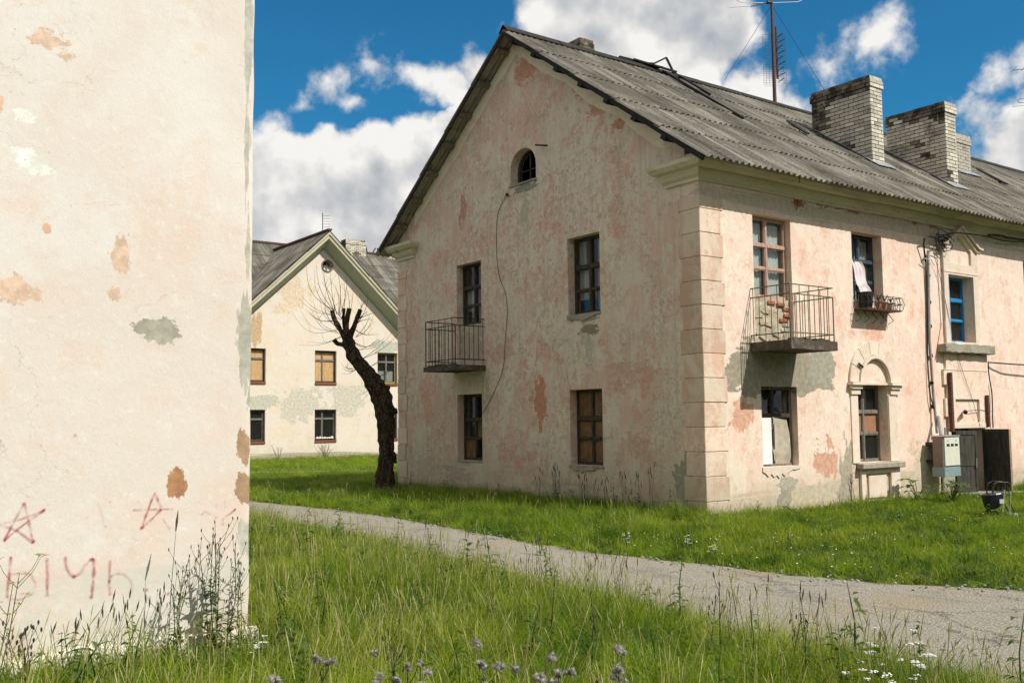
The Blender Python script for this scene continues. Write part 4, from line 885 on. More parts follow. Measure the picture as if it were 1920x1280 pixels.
mb = MB(); mb.face([FB(a, b, -.12) for a, b in circ if b < 8.86]); obj('pane', mb, M_lace, rw)
OH = .62
for sg in (1, -1):                                  # boxed raking cornice
    E_ = 6.6; P = lambda s_, dz, d_: (XB+d_, YA+sg*s_, ZA+dz-SB*s_)
    def bar4(c, nm, mm):
        m2 = MB(); n = len(c)
        for s_ in (0, E_): m2.v += [P(s_, dz, d_) for dz, d_ in c]
        m2.f += [tuple(range(n)), tuple(range(n, 2*n))]+[(k, (k+1) % n, (k+1) % n+n, k+n) for k in range(n)]; return obj(nm, m2, mm, fh)
    bar4([(.02, .001), (.40, OH-.10), (.62, OH-.10), (.62, .001)], 'soffit', M_b3soff_shaded)
    bar4([(.42, OH-.098), (.42, OH-.05), (.60, OH-.02), (.60, OH+.02), (.72, OH+.04), (.72, OH-.098)], 'raking_cornice', M_b3s)
    bar4([(.722, OH-.1), (.722, OH+.04), (.78, OH+.04), (.78, OH-.1)], 'verge_board', M_dark)
SHF = sheet_mesh('far_roof_sheet', 1.50, material=M_sheet2, seg=4); SHM = sheet_mesh('far_main_sheet', 1.50, material=M_sheet, seg=4)
ct = math.cos(math.atan(SB)); st = math.sin(math.atan(SB)); DL = Vector((0, -ct, -st)); DR = Vector((0, ct, -st)); ZR = ZA+.80
lay_sheets(fh, SHF, Vector((XB+OH+.05-9*1.05, YA, ZR)), (1, 0, 0), DL, 9, 6, 1.34, jit=.6)
lay_sheets(fh, SHF, Vector((XB+OH+.05, YA, ZR)), (-1, 0, 0), DR, 9, 6, 1.34, jit=.6)
mb = MB().box(XB-8.6, XB+OH+.06, YA-.10, YA+.10, ZR-.02, ZR+.06); obj('ridge_cap', mb, M_rust, fh)
XR = -36.3; ZM = 10.78; SM = .74; tm = math.atan(SM); DM = Vector((math.cos(tm), 0, -math.sin(tm)))
lay_sheets(fh, SHM, Vector((XR, 1.2, ZM)), (0, -1, 0), DM, 8, 5, 1.34, jit=.6, keep=lambda c, r_: True)
lay_sheets(fh, SHM, Vector((XR, 1.2+16*1.05, ZM)), (0, -1, 0), DM, 16, 5, 1.34, jit=.6)
mb = MB(); mb.face([(XR, -13, ZM), (XR, 31, ZM), (XR-6, 31, ZM-4.4), (XR-6, -13, ZM-4.4)]); mb.face([(XR, 18, ZM), (XR, 31, ZM), (XR+6, 31, ZM-4.4), (XR+6, 18, ZM-4.4)]); mb.face([(XR, -7.2, ZM), (XR, -13, ZM), (XR+6, -13, ZM-4.4), (XR+6, -7.2, ZM-4.4)]); obj('rear_roof', mb, M_sheet2, fh)
obj('ridge_cap', MB().box(XR-.13, XR+.13, -8, 25, ZM-.02, ZM+.07), M_rust, fh)
for y0, y1, lab in ((11.55, 12.75, 'brick chimney left on the far ridge'), (14.05, 15.6, 'brick chimney right on the far ridge')): chimney(fh, XR-.2, XR+.35, y0, y1, ZM+.62, ZM-.3, lab, .1, individual=True, baseonroof=False)
for k in range(3): y_ = 13.0+.35*k; beam(fh, (XR, y_, ZM+.08), (XR+.1, y_+.12*(1 if k % 2 else -1), ZM+.33), .05, .05, M_dark, 'broken_cap')
# far antenna
fa = thing('antenna', 'thin antenna mast on the peak of the distant gable', 'antenna', (XB+.2, YA-.15, ZR))
obj('mast', MB().tube([(XB+.2, YA-.15, ZR-.1), (XB+.2, YA-.15, ZR+.85)], .018, 5), M_metald, fa)
for k in range(5): obj('rod', MB().tube([(XB+.2, YA-.15, ZR+.2+.13*k), (XB+.35, YA+.16, ZR+.2+.13*k)], .009, 4), M_metald, fa)

# ------------------------------------------------------------------ wires, meter, pipes on the facade
def cable(name, pts, r, material, label, n=10, sm=True):
    P = [Vector(p) for p in pts]; out = []
    for k in range(len(P)-1):
        p0 = P[max(k-1, 0)]; p1 = P[k]; p2 = P[k+1]; p3 = P[min(k+2, len(P)-1)]
        for i in range(n):
            t_ = i/n; out.append(.5*((2*p1)+(p2-p0)*t_+(2*p0-5*p1+4*p2-p3)*t_*t_+(-p0+3*p1-3*p2+p3)*t_**3))
    out.append(P[-1]); return tag(obj(name, MB().tube(out, r, 5), material, smooth=True), label, 'cable')
G_ = lambda a, b, d=.012: tuple(un(a, b, 1, -d)); F_ = lambda a, b, d=.03: tuple(un(a, b, 0, d))
cable('wire', [G_(951, 364), G_(936, 392), G_(931, 425), G_(931, 470), G_(933, 500), G_(938, 525), G_(948, 552), G_(951, 590), G_(947, 640), G_(943, 690), G_(926, 735), G_(905, 775)], .005, M_metald, 'thin black wire hanging down the shaded gable from the attic window')
tag(obj('bracket', MB().tube([G_(950, 364, .0), G_(951, 366, .08)], .03, 6), M_black), 'small black insulator below the attic window on the gable', 'insulator')
tag(obj('iron_bar', MB().tube([G_(1004, 272, .12), G_(1026, 273, .16)], .02, 6).tube([G_(1015, 272, .0), G_(1015, 272, .15)], .012, 5), M_metald), 'short dark iron bar fixed to the gable right of the attic window', 'iron bar')
pipe = thing('conduit', 'tall grey conduit pipe with black cable running down to the meter box', 'pipe', (.06, 6.75, 1.2))
obj('pipe', MB().tube([F_(1740, 470, .06), F_(1743, 640, .06), F_(1750, 740, .06), F_(1757, 812, .10)], .028, 8), M_grey, pipe)
for yy in (515, 565, 610, 665, 715, 760): obj('clamp', MB().tube([F_(1741+(yy-500)*.03, yy, .02), F_(1741+(yy-500)*.03, yy+3, .07)], .035, 6), M_metald, pipe)
obj('black_cable', MB().tube([F_(1735, 490, .05), F_(1732, 460, .10), F_(1733, 447, .14), F_(1742, 443, .16), F_(1755, 446, .16), F_(1766, 452, .14), F_(1770, 458, .12)], .018, 6), M_black, pipe)
obj('black_cable', MB().tube([F_(1736, 480, .05), F_(1738, 560, .035), F_(1740, 700, .035), F_(1745, 745, .06), F_(1753, 770, .08)], .012, 6), M_black, pipe)
pipe2 = tag(obj('thin_pipe', MB().tube([F_(1766, 455, .10), F_(1769, 520, .10), F_(1772, 600, .08), F_(1775, 650, .22)], .016, 6), M_grey), 'thin bare pipe beside the blue window running down to its sill', 'pipe')
coil = thing('cable_coil', 'tangle of black cables and white insulators beside the small pediment', 'cable', (.15, 7.3, 5.1))
for k in range(9):
    c = un(1770+random.uniform(-14, 10), 450+random.uniform(-10, 14), 0, .14); R_ = random.uniform(.08, .2); ax = random.uniform(0, 3)
    pts = [c+Vector((.05*math.sin(a*2+ax), R_*math.cos(a), R_*.8*math.sin(a))) for a in [2*math.pi*i/16*random.uniform(.7, 1) for i in range(17)]]
    obj('cable_loop', MB().tube(pts, .008, 5), M_black, coil)
for q in ((1757, 435), (1775, 437), (1768, 447), (1745, 470), (1738, 478)): obj('insulator', MB().tube([F_(q[0], q[1], .06), F_(q[0], q[1], .12)], .02, 8), M_lace, coil)
obj('hook', MB().tube([F_(1735, 500, .03), F_(1732, 484, .1), F_(1745, 486, .14), F_(1752, 498, .12)], .008, 5), M_lace, coil)
cable('cable', [F_(1776, 438, .15), F_(1800, 437, .22), F_(1850, 443, .15), F_(1885, 452, .12), F_(1960, 458, .12), F_(2100, 478, .1)], .014, M_black, 'upper black cable strung along the frieze under the eaves')
cable('cable', [F_(1853, 440, .10), F_(1880, 442, .12), F_(1910, 448, .10), F_(2100, 470, .1)], .022, M_black, 'thick black cable bundle on the frieze at the right edge')
cable('cable', [F_(1862, 802, .04), F_(1861, 780, .05), F_(1860, 740, .04), F_(1854, 700, .04), F_(1853, 680, .05)], .013, M_black, 'black cable dropping down the wall right of the door')
cable('cable', [F_(1853, 679, .05), F_(1880, 681, .14), F_(1925, 684, .2), F_(2100, 694, .25)], .016, M_black, 'lower black cable running right from a bracket above the door')
cable('wire', [F_(1747, 462, .12), F_(1765, 530, .05), F_(1795, 663, .08), F_(1822, 745, .07), F_(1838, 800, .07)], .005, M_metald, 'thin slanting wire crossing beside the blue window and the panel')
cable('wire', [F_(1497, 318, .27), F_(1499, 340, .26), F_(1498, 352, .05), F_(1493, 395, .01)], .006, M_metald, 'short wire hanging from the eaves above the balcony door')
lamp = thing('wall_lamp', 'small black lamp holder on the plaster panel over the open door', 'lamp', tuple(un(1810, 772, 0, .05)))
obj('holder', MB().tube([F_(1810, 772, .05), F_(1810, 773, .16)], [.05, .035], 10), M_black, lamp); obj('wire', MB().tube([F_(1815, 770, .06), F_(1835, 768, .055), F_(1858, 771, .055)], .006, 5), M_metald, lamp)
tag(obj('plank', MB().box(.055, .13, 7.265, 7.34, 1.3, 2.53), M_rust, bevel=.005), 'tall dark iron post standing on the meter box against the wall', 'post')
tag(obj('plank', MB().box(.055, .12, 8.72, 8.79, 1.38, 2.07), M_rust, bevel=.005), 'short dark iron post above the right door leaf', 'post')
tag(obj('bracket', MB().tube([F_(1614, 684, .0), F_(1614, 684, .08)], .012, 5).tube([F_(1610, 681, .08), F_(1618, 688, .08)], .02, 6), M_metald), 'small dark hook on the arch over the ground floor window', 'hook')
mbx = thing('meter_box', 'cream electric meter cabinet with a blue grey lower box beside the door', 'meter box', (.3, 6.67, .43))
x0 = .18; x1 = .41; ya, yb = 6.39, 6.955
obj('cabinet', MB().box(x0, x1, ya, yb, .62, 1.225), M_boxg, mbx, bevel=.006)
mbs = obj('cabinet_side', MB().box(x0+.01, x1-.01, ya-.015, ya+.002, .62, 1.22), simple('brownish_enamel', (.24, .17, .14), .6, .2, 8, .1), mbx)
df = obj('cabinet_door', MB().box(x1+.001, x1+.022, ya+.015, yb-.01, .645, 1.205), M_boxc, mbx, bevel=.006)
for k in range(3): obj('meter_window', MB().box(x1+.021, x1+.026, ya+.085+.15*k, ya+.185+.15*k, 1.03, 1.08), M_black, df)
for k in (0, 1): obj('screw', MB().tube([(x1+.022, ya+.13+.3*k, 1.14), (x1+.028, ya+.13+.3*k, 1.14)], .012, 8), M_metald, df)
obj('top_trim', MB().box(x0-.01, x1+.035, ya-.02, yb+.01, 1.226, 1.246), M_alu, mbx)
obj('lower_box', MB().box(x0-.02, x1+.02, ya-.02, yb, .43, .617), M_boxg, mbx, bevel=.006)
obj('bracket', MB().box(.0, x0-.001, ya+.05, yb-.05, .70, .76), M_metald, mbx); obj('bracket', MB().box(.0, x0-.001, ya+.05, yb-.05, 1.05, 1.11), M_metald, mbx)
obj('conduit', MB().tube([(.30, ya+.14, 1.24), (.12, ya+.36, 1.62)], .04, 8), M_grey, mbx); obj('conduit', MB().tube([(.28, yb-.25, 1.24), (.28, yb-.25, 1.40)], .022, 8), M_grey, mbx)

# flower basket, pots and cloth at the upper window
bk = thing('window_basket', 'wrought iron flower basket hung under the upper window', 'basket', (.1, 4.8, 3.62))
obj('shelf', MB().box(.01, .30, 4.2, 5.32, 3.66, 3.69), M_rust, bk)
for z_ in (3.80, 3.93): obj('rail', MB().tube([(.0, 4.2, z_), (.3, 4.2, z_), (.3, 5.34, z_), (.0, 5.34, z_)], .008, 5), M_metald, bk)
for i in range(12): y_ = 4.2+1.14*i/11; obj('bar', MB().tube([(.3, y_, 3.67), (.33+.02*(i % 2), y_, 3.80), (.3, y_, 3.93)], .006, 4), M_metald, bk)
for i in range(3):
    obj('bar', MB().tube([(.3*i/3+.05, 5.34, 3.67), (.3*i/3+.05, 5.34, 3.93)], .006, 4), M_metald, bk)
for i in range(5): y_ = 4.22+1.06*i/4; obj('scroll', MB().tube([(.02, y_, 3.66), (.12, y_+.03, 3.50), (.02, y_, 3.44)], .008, 4), M_metald, bk)
tag(obj('bucket', MB().tube([(.15, 4.38, 3.69), (.15, 4.38, 4.0)], [.11, .14], 12), M_black), 'black bucket at the left end of the window basket', 'bucket')
for i, y_ in enumerate((4.78, 4.98, 5.18)):
    pt = thing('flower_pot', ('terracotta pot with green shoots in the middle of the window basket', 'brown pot with dry stems next to the green shoots in the window basket', 'pot with withered stems at the right end of the window basket')[i], 'flower pot', (.15, y_, 3.69))
    obj('pot', MB().tube([(.15, y_, 3.69), (.15, y_, 3.84)], [.05, .075], 10), M_pot if i < 2 else M_boardg, pt)
    for k in range(9):
        a = random.uniform(0, 6.28); l = random.uniform(.08, .2); q = Vector((.15, y_, 3.84)); e2 = q+Vector((math.cos(a)*l*.5, math.sin(a)*l*.5, l)); obj('sprig', MB().tube([q, q.lerp(e2, .5)+Vector((0, 0, .02)), e2], [.004, .008, .002], 4), M_leaf if i == 0 else M_stemd, pt)
mb = MB(); n, mm_ = 16, 22                            # cloth hanging out of the window
for j in range(mm_+1):
    z_ = 4.62-.86*j/mm_; dx = -.06+.16*min(1, j/mm_*1.2)+.012*math.sin(j*.5)
    for i in range(n+1):
        y_ = 4.24+(.30+.03*math.sin(j*.35)+.10*j/mm_)*i/n+(.10*j/mm_ if j > 12 else 0)*.5; mb.v.append((dx+.03*math.sin(i*1.25+j*.06)+.012*math.sin(i*2.9+j*.3), y_, z_+.02*math.sin(i*.9)))
for j in range(mm_):
    for i in range(n): a = j*(n+1)+i; mb.f.append((a, a+1, a+n+2, a+n+1))
o = obj('hanging_cloth', mb, M_cloth, recalc=False, smooth=True); tag(o, 'pale pink and white cloth hanging out of the upper window over the basket', 'cloth')

# ------------------------------------------------------------------ antennas on the main roof
an = thing('antenna', 'tall antenna mast with folded dipole arms and wire grid, guyed on the main ridge', 'antenna', (-5.03, 8.43, 9.85))
Am = Vector((-5.03, 8.43, 0)); 
obj('mast', MB().tube([Am+Vector((0, 0, 9.8)), Am+Vector((0, 0, 13.2))], [.05, .032], 8), M_rust, an)
rl = Vector((.59, .81, 0)); fr_ = Vector((-.81, .59, 0))
def arod(a, b, r=.009, nm='rod', mm=M_metald): obj(nm, MB().tube([a, b], r, 5), mm, an)
pz = lambda px, py: un(px, py, 0, -5.03)
obj('dipole_arm', MB().tube([pz(1378, -6), pz(1383, 2), pz(1390, 5), pz(1440, 6), pz(1495, 4), pz(1503, 1), pz(1505, -8), pz(1500, -14), pz(1385, -12), pz(1378, -6)], .011, 5), M_alu, an)
obj('boom', MB().tube([Am+Vector((0, 0, 12.60)), pz(1415, 11), pz(1408, 12)], .018, 6), M_metald, an); arod(pz(1368, 14), pz(1416, 11), .011, mm=M_alu)
obj('clamp', MB().tube([pz(1438, 5), pz(1446, 5)], .05, 6), M_metald, an)
# wire grid reflector
gm = MB()
for i, u_ in enumerate((-.27, -.2, -.12, -.04, .12, .26, .33)):
    a = Am+rl*u_; gm.tube([a+Vector((0, 0, 10.35)), a+Vector((0, 0, 11.72))], .0045, 3)
for k in range(30): z_ = 10.3+.048*k; gm.tube([Am+rl*(-.27)+Vector((0, 0, z_)), Am+rl*.33+Vector((0, 0, z_))], .0032, 3)
obj('wire_grid', gm, M_metald, an, kind='stuff'); obj('grid_spine', MB().tube([Am+rl*.09+Vector((0, 0, 10.5)), Am+rl*.09+Vector((0, 0, 11.9))], .028, 6), M_rust, an)
for k in range(9): z_ = 10.42+.15*k; arod(Am+rl*.13+Vector((0, 0, z_)), Am+rl*(.22+.05*(k % 2))-fr_*.15+Vector((0, 0, z_+.04)), .012)
arod(Am+Vector((0, 0, 12.5)), Vector(roofpt(1358, 152)), .006, 'guy_wire'); arod(Am+Vector((0, 0, 12.5)), pz(1540, 158)+Vector((0, .3, -.3)), .006, 'guy_wire')
an2 = thing('antenna', 'yagi antenna reaching in at the right edge behind the chimneys', 'antenna', (-5.03, 23.5, 9.7))
Q = lambda px, py: un(px, py, 0, -5.03)
b_ = Q(1925, 200); obj('mast', MB().tube([Vector((-5.03, Q(1945, 200).y, 9.7)), Vector((-5.03, Q(1945, 200).y, Q(1945, 110).z))], .03, 6), M_metald, an2)
obj('boom', MB().tube([Q(1899, 132), Q(1948, 127)], .012, 5), M_metald, an2); obj('rod', MB().tube([Q(1895, 136), Q(1906, 126)], .008, 4), M_metald, an2); obj('rod', MB().tube([Q(1914, 134), Q(1924, 124)], .008, 4), M_metald, an2)
obj('dipole_arm', MB().tube([Q(1948, 193), Q(1911, 193), Q(1907, 189), Q(1911, 186), Q(1948, 184)], .009, 5), M_metald, an2); obj('rod', MB().tube([Q(1899, 200), Q(1948, 197)], .008, 4), M_metald, an2)

# ------------------------------------------------------------------ toy pram
pr_ = thing('toy_pram', 'small black pram with chrome handle standing on the grass by the open door', 'pram', (2.8, 3.78, 0))
Cc = Vector((2.8, 3.78, 0)); A = Vector((.59, .81, 0)); Bv = Vector((-.81, .59, 0))
def lp(u, v, z): return Cc+A*u+Bv*v+Vector((0, 0, z))
mb = MB(); n = 12
for z_, s_ in ((.13, .55), (.17, .85), (.26, 1.0), (.36, 1.12), (.38, 1.0)):
    for i in range(n): a = 2*math.pi*i/n; mb.v.append(tuple(lp(-.06+.16*s_*math.cos(a), .12*s_*math.sin(a), z_+.02*math.cos(a))))
for k in range(4):
    for i in range(n): a = k*n+i; b = k*n+(i+1) % n; mb.f.append((a, b, b+n, a+n))
mb.f.append(tuple(range(n))); mb.f.append(tuple(range(4*n, 5*n)))
M_bag = simple('black_nylon', (.012, .013, .022), .35, .4, 30, .4, .6); obj('bag', mb, M_bag, pr_, smooth=False)
obj('patch', MB().box(-.035, .035, -.004, .004, 0, .07, Matrix.Translation(lp(.02, -.135, .22)) @ Matrix.Rotation(math.atan2(.81, .59), 4, 'Z')), M_lace, pr_)
for s_ in (-.1, .1):
    obj('frame_tube', MB().tube([lp(.14, s_, .03), lp(.17, s_, .2), lp(.19, s_, .42)], .011, 6), M_alu, pr_); obj('frame_tube', MB().tube([lp(.19, s_, .42), lp(.20, s_, .50), lp(.15, s_, .55), lp(0, s_, .56), lp(-.07, s_, .53), lp(-.10, s_, .42), lp(-.10, s_, .36)], .013, 6), M_metald, pr_)
    obj('frame_tube', MB().tube([lp(.16, s_, .25), lp(.25, s_, .03)], .009, 6), M_metald, pr_)
    for u_, r_, mm in ((-.09, .055, M_black), (.25, .035, M_lace)):
        c = lp(u_, s_*1.1, r_); obj('wheel', MB().tube([c-Bv*.012, c+Bv*.012], r_, 14), mm, pr_)
obj('axle', MB().tube([lp(-.09, -.11, .055), lp(-.09, .11, .055)], .008, 5), M_alu, pr_); obj('handle', MB().tube([lp(.0, -.1, .56), lp(.0, .1, .56)], .014, 6), M_black, pr_)

# ------------------------------------------------------------------ pollarded tree
TB = Vector((-8.6, -1.2, 0)); fh_ = Vector((FW.x, FW.y, 0)).normalized()
def tp(px, py, off=0):
    d = pdir(px, py); t_ = ((TB-CAM).dot(fh_)+off)/d.dot(fh_); return CAM+d*t_
tree = thing('tree', 'leaning pollarded tree with dark trunk and bare twigs by the house corner', 'tree', tuple(TB))
def smoothpts(P, n=8):
    out = []
    for k in range(len(P)-1):
        p0, p1, p2, p3 = P[max(k-1, 0)], P[k], P[k+1], P[min(k+2, len(P)-1)]
        for i in range(n): t_ = i/n; out.append(tuple(.5*((2*b)+(c-a)*t_+(2*a-5*b+4*c-d)*t_*t_+(-a+3*b-3*c+d)*t_**3) for a, b, c, d in zip(p0, p1, p2, p3)))
    out.append(P[-1]); return out
def limb(name, L, n=18, jit=.22, sm=8, off=0):
    S_ = smoothpts(L, sm); pts = [tp(a, b, off) for a, b, w_ in S_]; rad = [w_*.40/F_PX*(q-CAM).length for (a, b, w_), q in zip(S_, pts)]
    return obj(name, MB().tube(pts, rad, n, True, jit), M_bark, tree, smooth=True)
limb('trunk', [(721, 945, 64), (722, 920, 50), (723, 880, 38), (725, 840, 35), (724, 800, 40), (721, 770, 43), (714, 742, 46), (700, 715, 40), (682, 692, 33), (667, 672, 31), (656, 650, 27), (650, 632, 25), (648, 618, 18)])
limb('branch', [(650, 638, 15), (638, 618, 12), (628, 600, 11), (622, 582, 9)], 12, .25); limb('branch', [(650, 630, 16), (650, 604, 12), (655, 578, 12)], 12, .18, off=-.05); limb('branch', [(649, 628, 10), (644, 602, 7), (645, 578, 8)], 10, .2, off=.1); limb('branch', [(654, 636, 15), (666, 606, 11), (676, 580, 11)], 12, .2, off=.05)
limb('stub', [(648, 645, 14), (634, 644, 10), (626, 637, 10)], 10, .3); limb('stub', [(727, 775, 20), (738, 772, 15), (745, 770, 12)], 10, .3); limb('stub', [(716, 738, 30), (724, 728, 18), (730, 730, 10)], 10, .3); limb('stub', [(728, 845, 16), (738, 852, 12), (742, 868, 7)], 8, .3)
tw = MB()
def twig(px, py, ex, ey, bend=0, r0=.010, off=0.0, eoff=0.0):
    P = []
    for i in range(9):
        f = i/8; x = px+(ex-px)*f; y = py+(ey-py)*f; x += bend*math.sin(math.pi*f)*(-(ey-py))/100; y += bend*math.sin(math.pi*f)*(ex-px)/100; P.append(tp(x, y, off+(eoff-off)*f))
    tw.tube(P, [r0*(1-.75*i/8) for i in range(9)], 4, False); return P
for a in [(622, 583, 590, 505, -14), (626, 582, 606, 488, -8), (628, 584, 620, 484, -4), (634, 590, 616, 520, 10), (636, 590, 632, 505, 5), (640, 598, 645, 530, 5), (640, 600, 612, 540, -20), (622, 590, 566, 555, -12), (628, 600, 580, 585, -14), (632, 620, 560, 570, -20), (636, 625, 584, 580, -16), (640, 630, 575, 640, -10), (632, 612, 600, 560, -18),
          (670, 590, 682, 562, 4), (672, 598, 706, 586, -6), (665, 612, 690, 560, 8), (668, 620, 712, 625, 14), (668, 632, 700, 590, 12), (660, 640, 706, 640, 18), (664, 655, 720, 640, 8), (680, 672, 738, 620, 6), (685, 690, 742, 660, 5), (700, 710, 738, 690, 4), (668, 690, 640, 700, -14), (660, 690, 640, 680, -20), (712, 730, 680, 750, 10), (655, 620, 700, 600, -14), (650, 600, 662, 540, 6)]:
    for k in range(2):
        j = 0 if k == 0 else 14
        P = twig(a[0]+random.uniform(-3, 3)*(k > 0), a[1]+random.uniform(-4, 4)*(k > 0), a[2]+random.uniform(-j, j)*1.3, a[3]+random.uniform(-j, j), a[4]*random.uniform(.7, 1.3), random.uniform(.006, .010), random.uniform(-.1, .1), random.uniform(-1, 1))
        if random.random() < .6:
            q = P[4]; tw.tube([q, q+Vector((random.uniform(-.15, .15), random.uniform(-.15, .15), .14)), q+Vector((random.uniform(-.2, .2), random.uniform(-.2, .2), .35))], [.004, .003, .001], 3, False)
obj('twigs', tw, M_twig, tree, recalc=False, kind='stuff')

# ------------------------------------------------------------------ grass
def blade(mb, x, y, h, w_, lean, ang, curl=.5, seg=3):
    d = Vector((math.cos(ang), math.sin(ang), 0)); s_ = Vector((-d.y, d.x, 0)); a2 = random.uniform(0, 3.14); s_ = Vector((math.cos(a2), math.sin(a2), 0)); i = len(mb.v); lean *= 1.15
    for k in range(seg+1):
        f = k/seg; p = Vector((x, y, 0))+d*(lean*h*f**(1+curl))+Vector((0, 0, h*f*(1-.25*lean*f))); ww = w_*(1-f)**.6*.5 if k < seg else 0
        if k < seg: mb.v += [tuple(p-s_*ww), tuple(p+s_*ww)]
        else: mb.v.append(tuple(p))
    for k in range(seg-1): mb.f.append((i+2*k, i+2*k+1, i+2*k+3, i+2*k+2))
    mb.f.append((i+2*seg-2, i+2*seg-1, i+2*seg))
def clump_mesh(name, nb, rad, h, w_, lean, mats, straw=0, heads=0):
    mb = MB(); mi = []
    for k in range(nb):
        a = random.uniform(0, 6.28); r_ = rad*math.sqrt(random.random()); n0 = len(mb.f)
        isst = random.random() < straw
        blade(mb, r_*math.cos(a), r_*math.sin(a), h*random.uniform(.35, 1.08), w_*(.6 if isst else 1)*random.uniform(.7, 1.2), random.uniform(.1, lean), random.gauss(a, 1.6), random.uniform(.3, 1.2))
        mi += [1 if isst else 0]*(len(mb.f)-n0)
    for k in range(heads):
        a = random.uniform(0, 6.28); r_ = rad*.5; hh = h*random.uniform(1.05, 1.4); d = Vector((math.cos(a), math.sin(a), 0))*hh*random.uniform(.1, .3); n0 = len(mb.f)
        p0 = Vector((r_*math.cos(a), r_*math.sin(a), 0)); p1 = p0+d*.4+Vector((0, 0, hh*.6)); p2 = p0+d+Vector((0, 0, hh))
        mb.tube([p0, p1, p2], [.0025, .002, .0016], 3, False); dd = (p2-p1).normalized(); mb.tube([p2-dd*hh*.13, p2-dd*hh*.06, p2+dd*.02], [.0015, .0042, .001], 4, False); mi += [1]*(len(mb.f)-n0)
    me = bpy.data.meshes.new(name); me.from_pydata(mb.v, [], mb.f)
    for mm in mats: me.materials.append(mm)
    me.polygons.foreach_set('material_index', mi); me.update(); return me
def variants(name, specs):
    c = bpy.data.collections.new(name)
    for k, s_ in enumerate(specs): c.objects.link(bpy.data.objects.new('%s_%02d' % (name, k), clump_mesh(name, *s_)))
    return c
TALL = variants('tall_clump', [(28, .12, .36, .0065, 1.0, [M_gr, M_straw], .03, 0), (26, .13, .33, .006, 1.2, [M_gr, M_straw], .08, 1), (24, .11, .40, .0055, .9, [M_gr, M_straw], .06, 1), (28, .13, .29, .0075, 1.2, [M_gr2, M_straw], .04, 0), (24, .13, .37, .0045, 1.5, [M_gr, M_straw], .16, 1), (24, .13, .34, .007, 1.3, [M_gr2, M_straw], .05, 0)])
SHORT = variants('short_clump', [(26, .10, .13, .006, 1.0, [M_gr2, M_straw], .03, 0), (22, .11, .10, .007, 1.2, [M_gr2, M_straw], .02, 0), (24, .10, .16, .006, .8, [M_gr, M_straw], .05, 0), (14, .12, .07, .016, 1.4, [M_gr2, M_straw], 0, 0)])
def gn_scatter(name, pts, scl, idx, coll, label=None, material=None):
    n = len(pts); me = bpy.data.meshes.new(name); me.vertices.add(n); me.vertices.foreach_set('co', np.asarray(pts, np.float32).ravel())
    rot = np.zeros((n, 3), np.float32); rot[:, 2] = rng.uniform(0, 6.28, n); rot[:, 0] = rng.normal(0, .2, n); rot[:, 1] = rng.normal(0, .2, n)
    for nm, ty, dat, key in (('rot', 'FLOAT_VECTOR', rot, 'vector'), ('scl', 'FLOAT_VECTOR', np.asarray(scl, np.float32), 'vector'), ('idx', 'INT', np.asarray(idx, np.int32), 'value')):
        at = me.attributes.new(nm, ty, 'POINT'); at.data.foreach_set(key, dat.ravel())
    o = bpy.data.objects.new(name, me); COL.objects.link(o); o['kind'] = 'stuff'
    if label: o['label'] = label; o['category'] = name if '_' not in name else name.split('_')[-1]
    ng = bpy.data.node_groups.new(name, 'GeometryNodeTree'); ng.interface.new_socket('Geometry', in_out='INPUT', socket_type='NodeSocketGeometry'); ng.interface.new_socket('Geometry', in_out='OUTPUT', socket_type='NodeSocketGeometry')
    N = ng.nodes; L = ng.links; gi = N.new('NodeGroupInput'); go = N.new('NodeGroupOutput'); ip = N.new('GeometryNodeInstanceOnPoints'); ci = N.new('GeometryNodeCollectionInfo')
    ci.inputs[0].default_value = coll; ci.inputs[1].default_value = True; ci.inputs[2].default_value = True
    L.new(gi.outputs[0], ip.inputs['Points']); L.new(ci.outputs[0], ip.inputs['Instance']); ip.inputs['Pick Instance'].default_value = True
    for nm, ty, sk in (('idx', 'INT', 'Instance Index'), ('rot', 'FLOAT_VECTOR', 'Rotation'), ('scl', 'FLOAT_VECTOR', 'Scale')):
        na = N.new('GeometryNodeInputNamedAttribute'); na.data_type = ty; na.inputs[0].default_value = nm; L.new(na.outputs[0], ip.inputs[sk])
    L.new(ip.outputs[0], go.inputs[0]); md = o.modifiers.new('scatter', 'NODES'); md.node_group = ng; return o
def region(x0, x1, y0, y1, dens, ok):
    n = int((x1-x0)*(y1-y0)*dens); P = np.stack([rng.uniform(x0, x1, n), rng.uniform(y0, y1, n)], 1)
    return np.array([p for p in P if ok(p[0], p[1])])
fwh = fh_
def inview(x, y, mx=.66, near=3.0):
    dx, dy = x-CAM.x, y-CAM.y; z = dx*fwh.x+dy*fwh.y; s_ = dx*RT.x+dy*RT.y; return z > near and abs(s_) < mx*z+.6
def nz(x, y, s_=1, k=0): return mnoise.noise(Vector((x*s_, y*s_, k)))
onroad = lambda x, y, m_=0: interp(NEAR, x)+rag(x, 1)-m_ < y < interp(FAR, x)+rag(x, 2)+m_
inleft = lambda x, y: x < XL+.07 and y < YC+.03
inmain = lambda x, y: -WD-.05 < x < .06 and -.05 < y
infar = lambda x, y: x < XB+.1
def onpath(x, y):
    q = Vector((x, y, 0))-Vector((P0.x, P0.y, 0)); return abs(q.dot(nn)) < .62
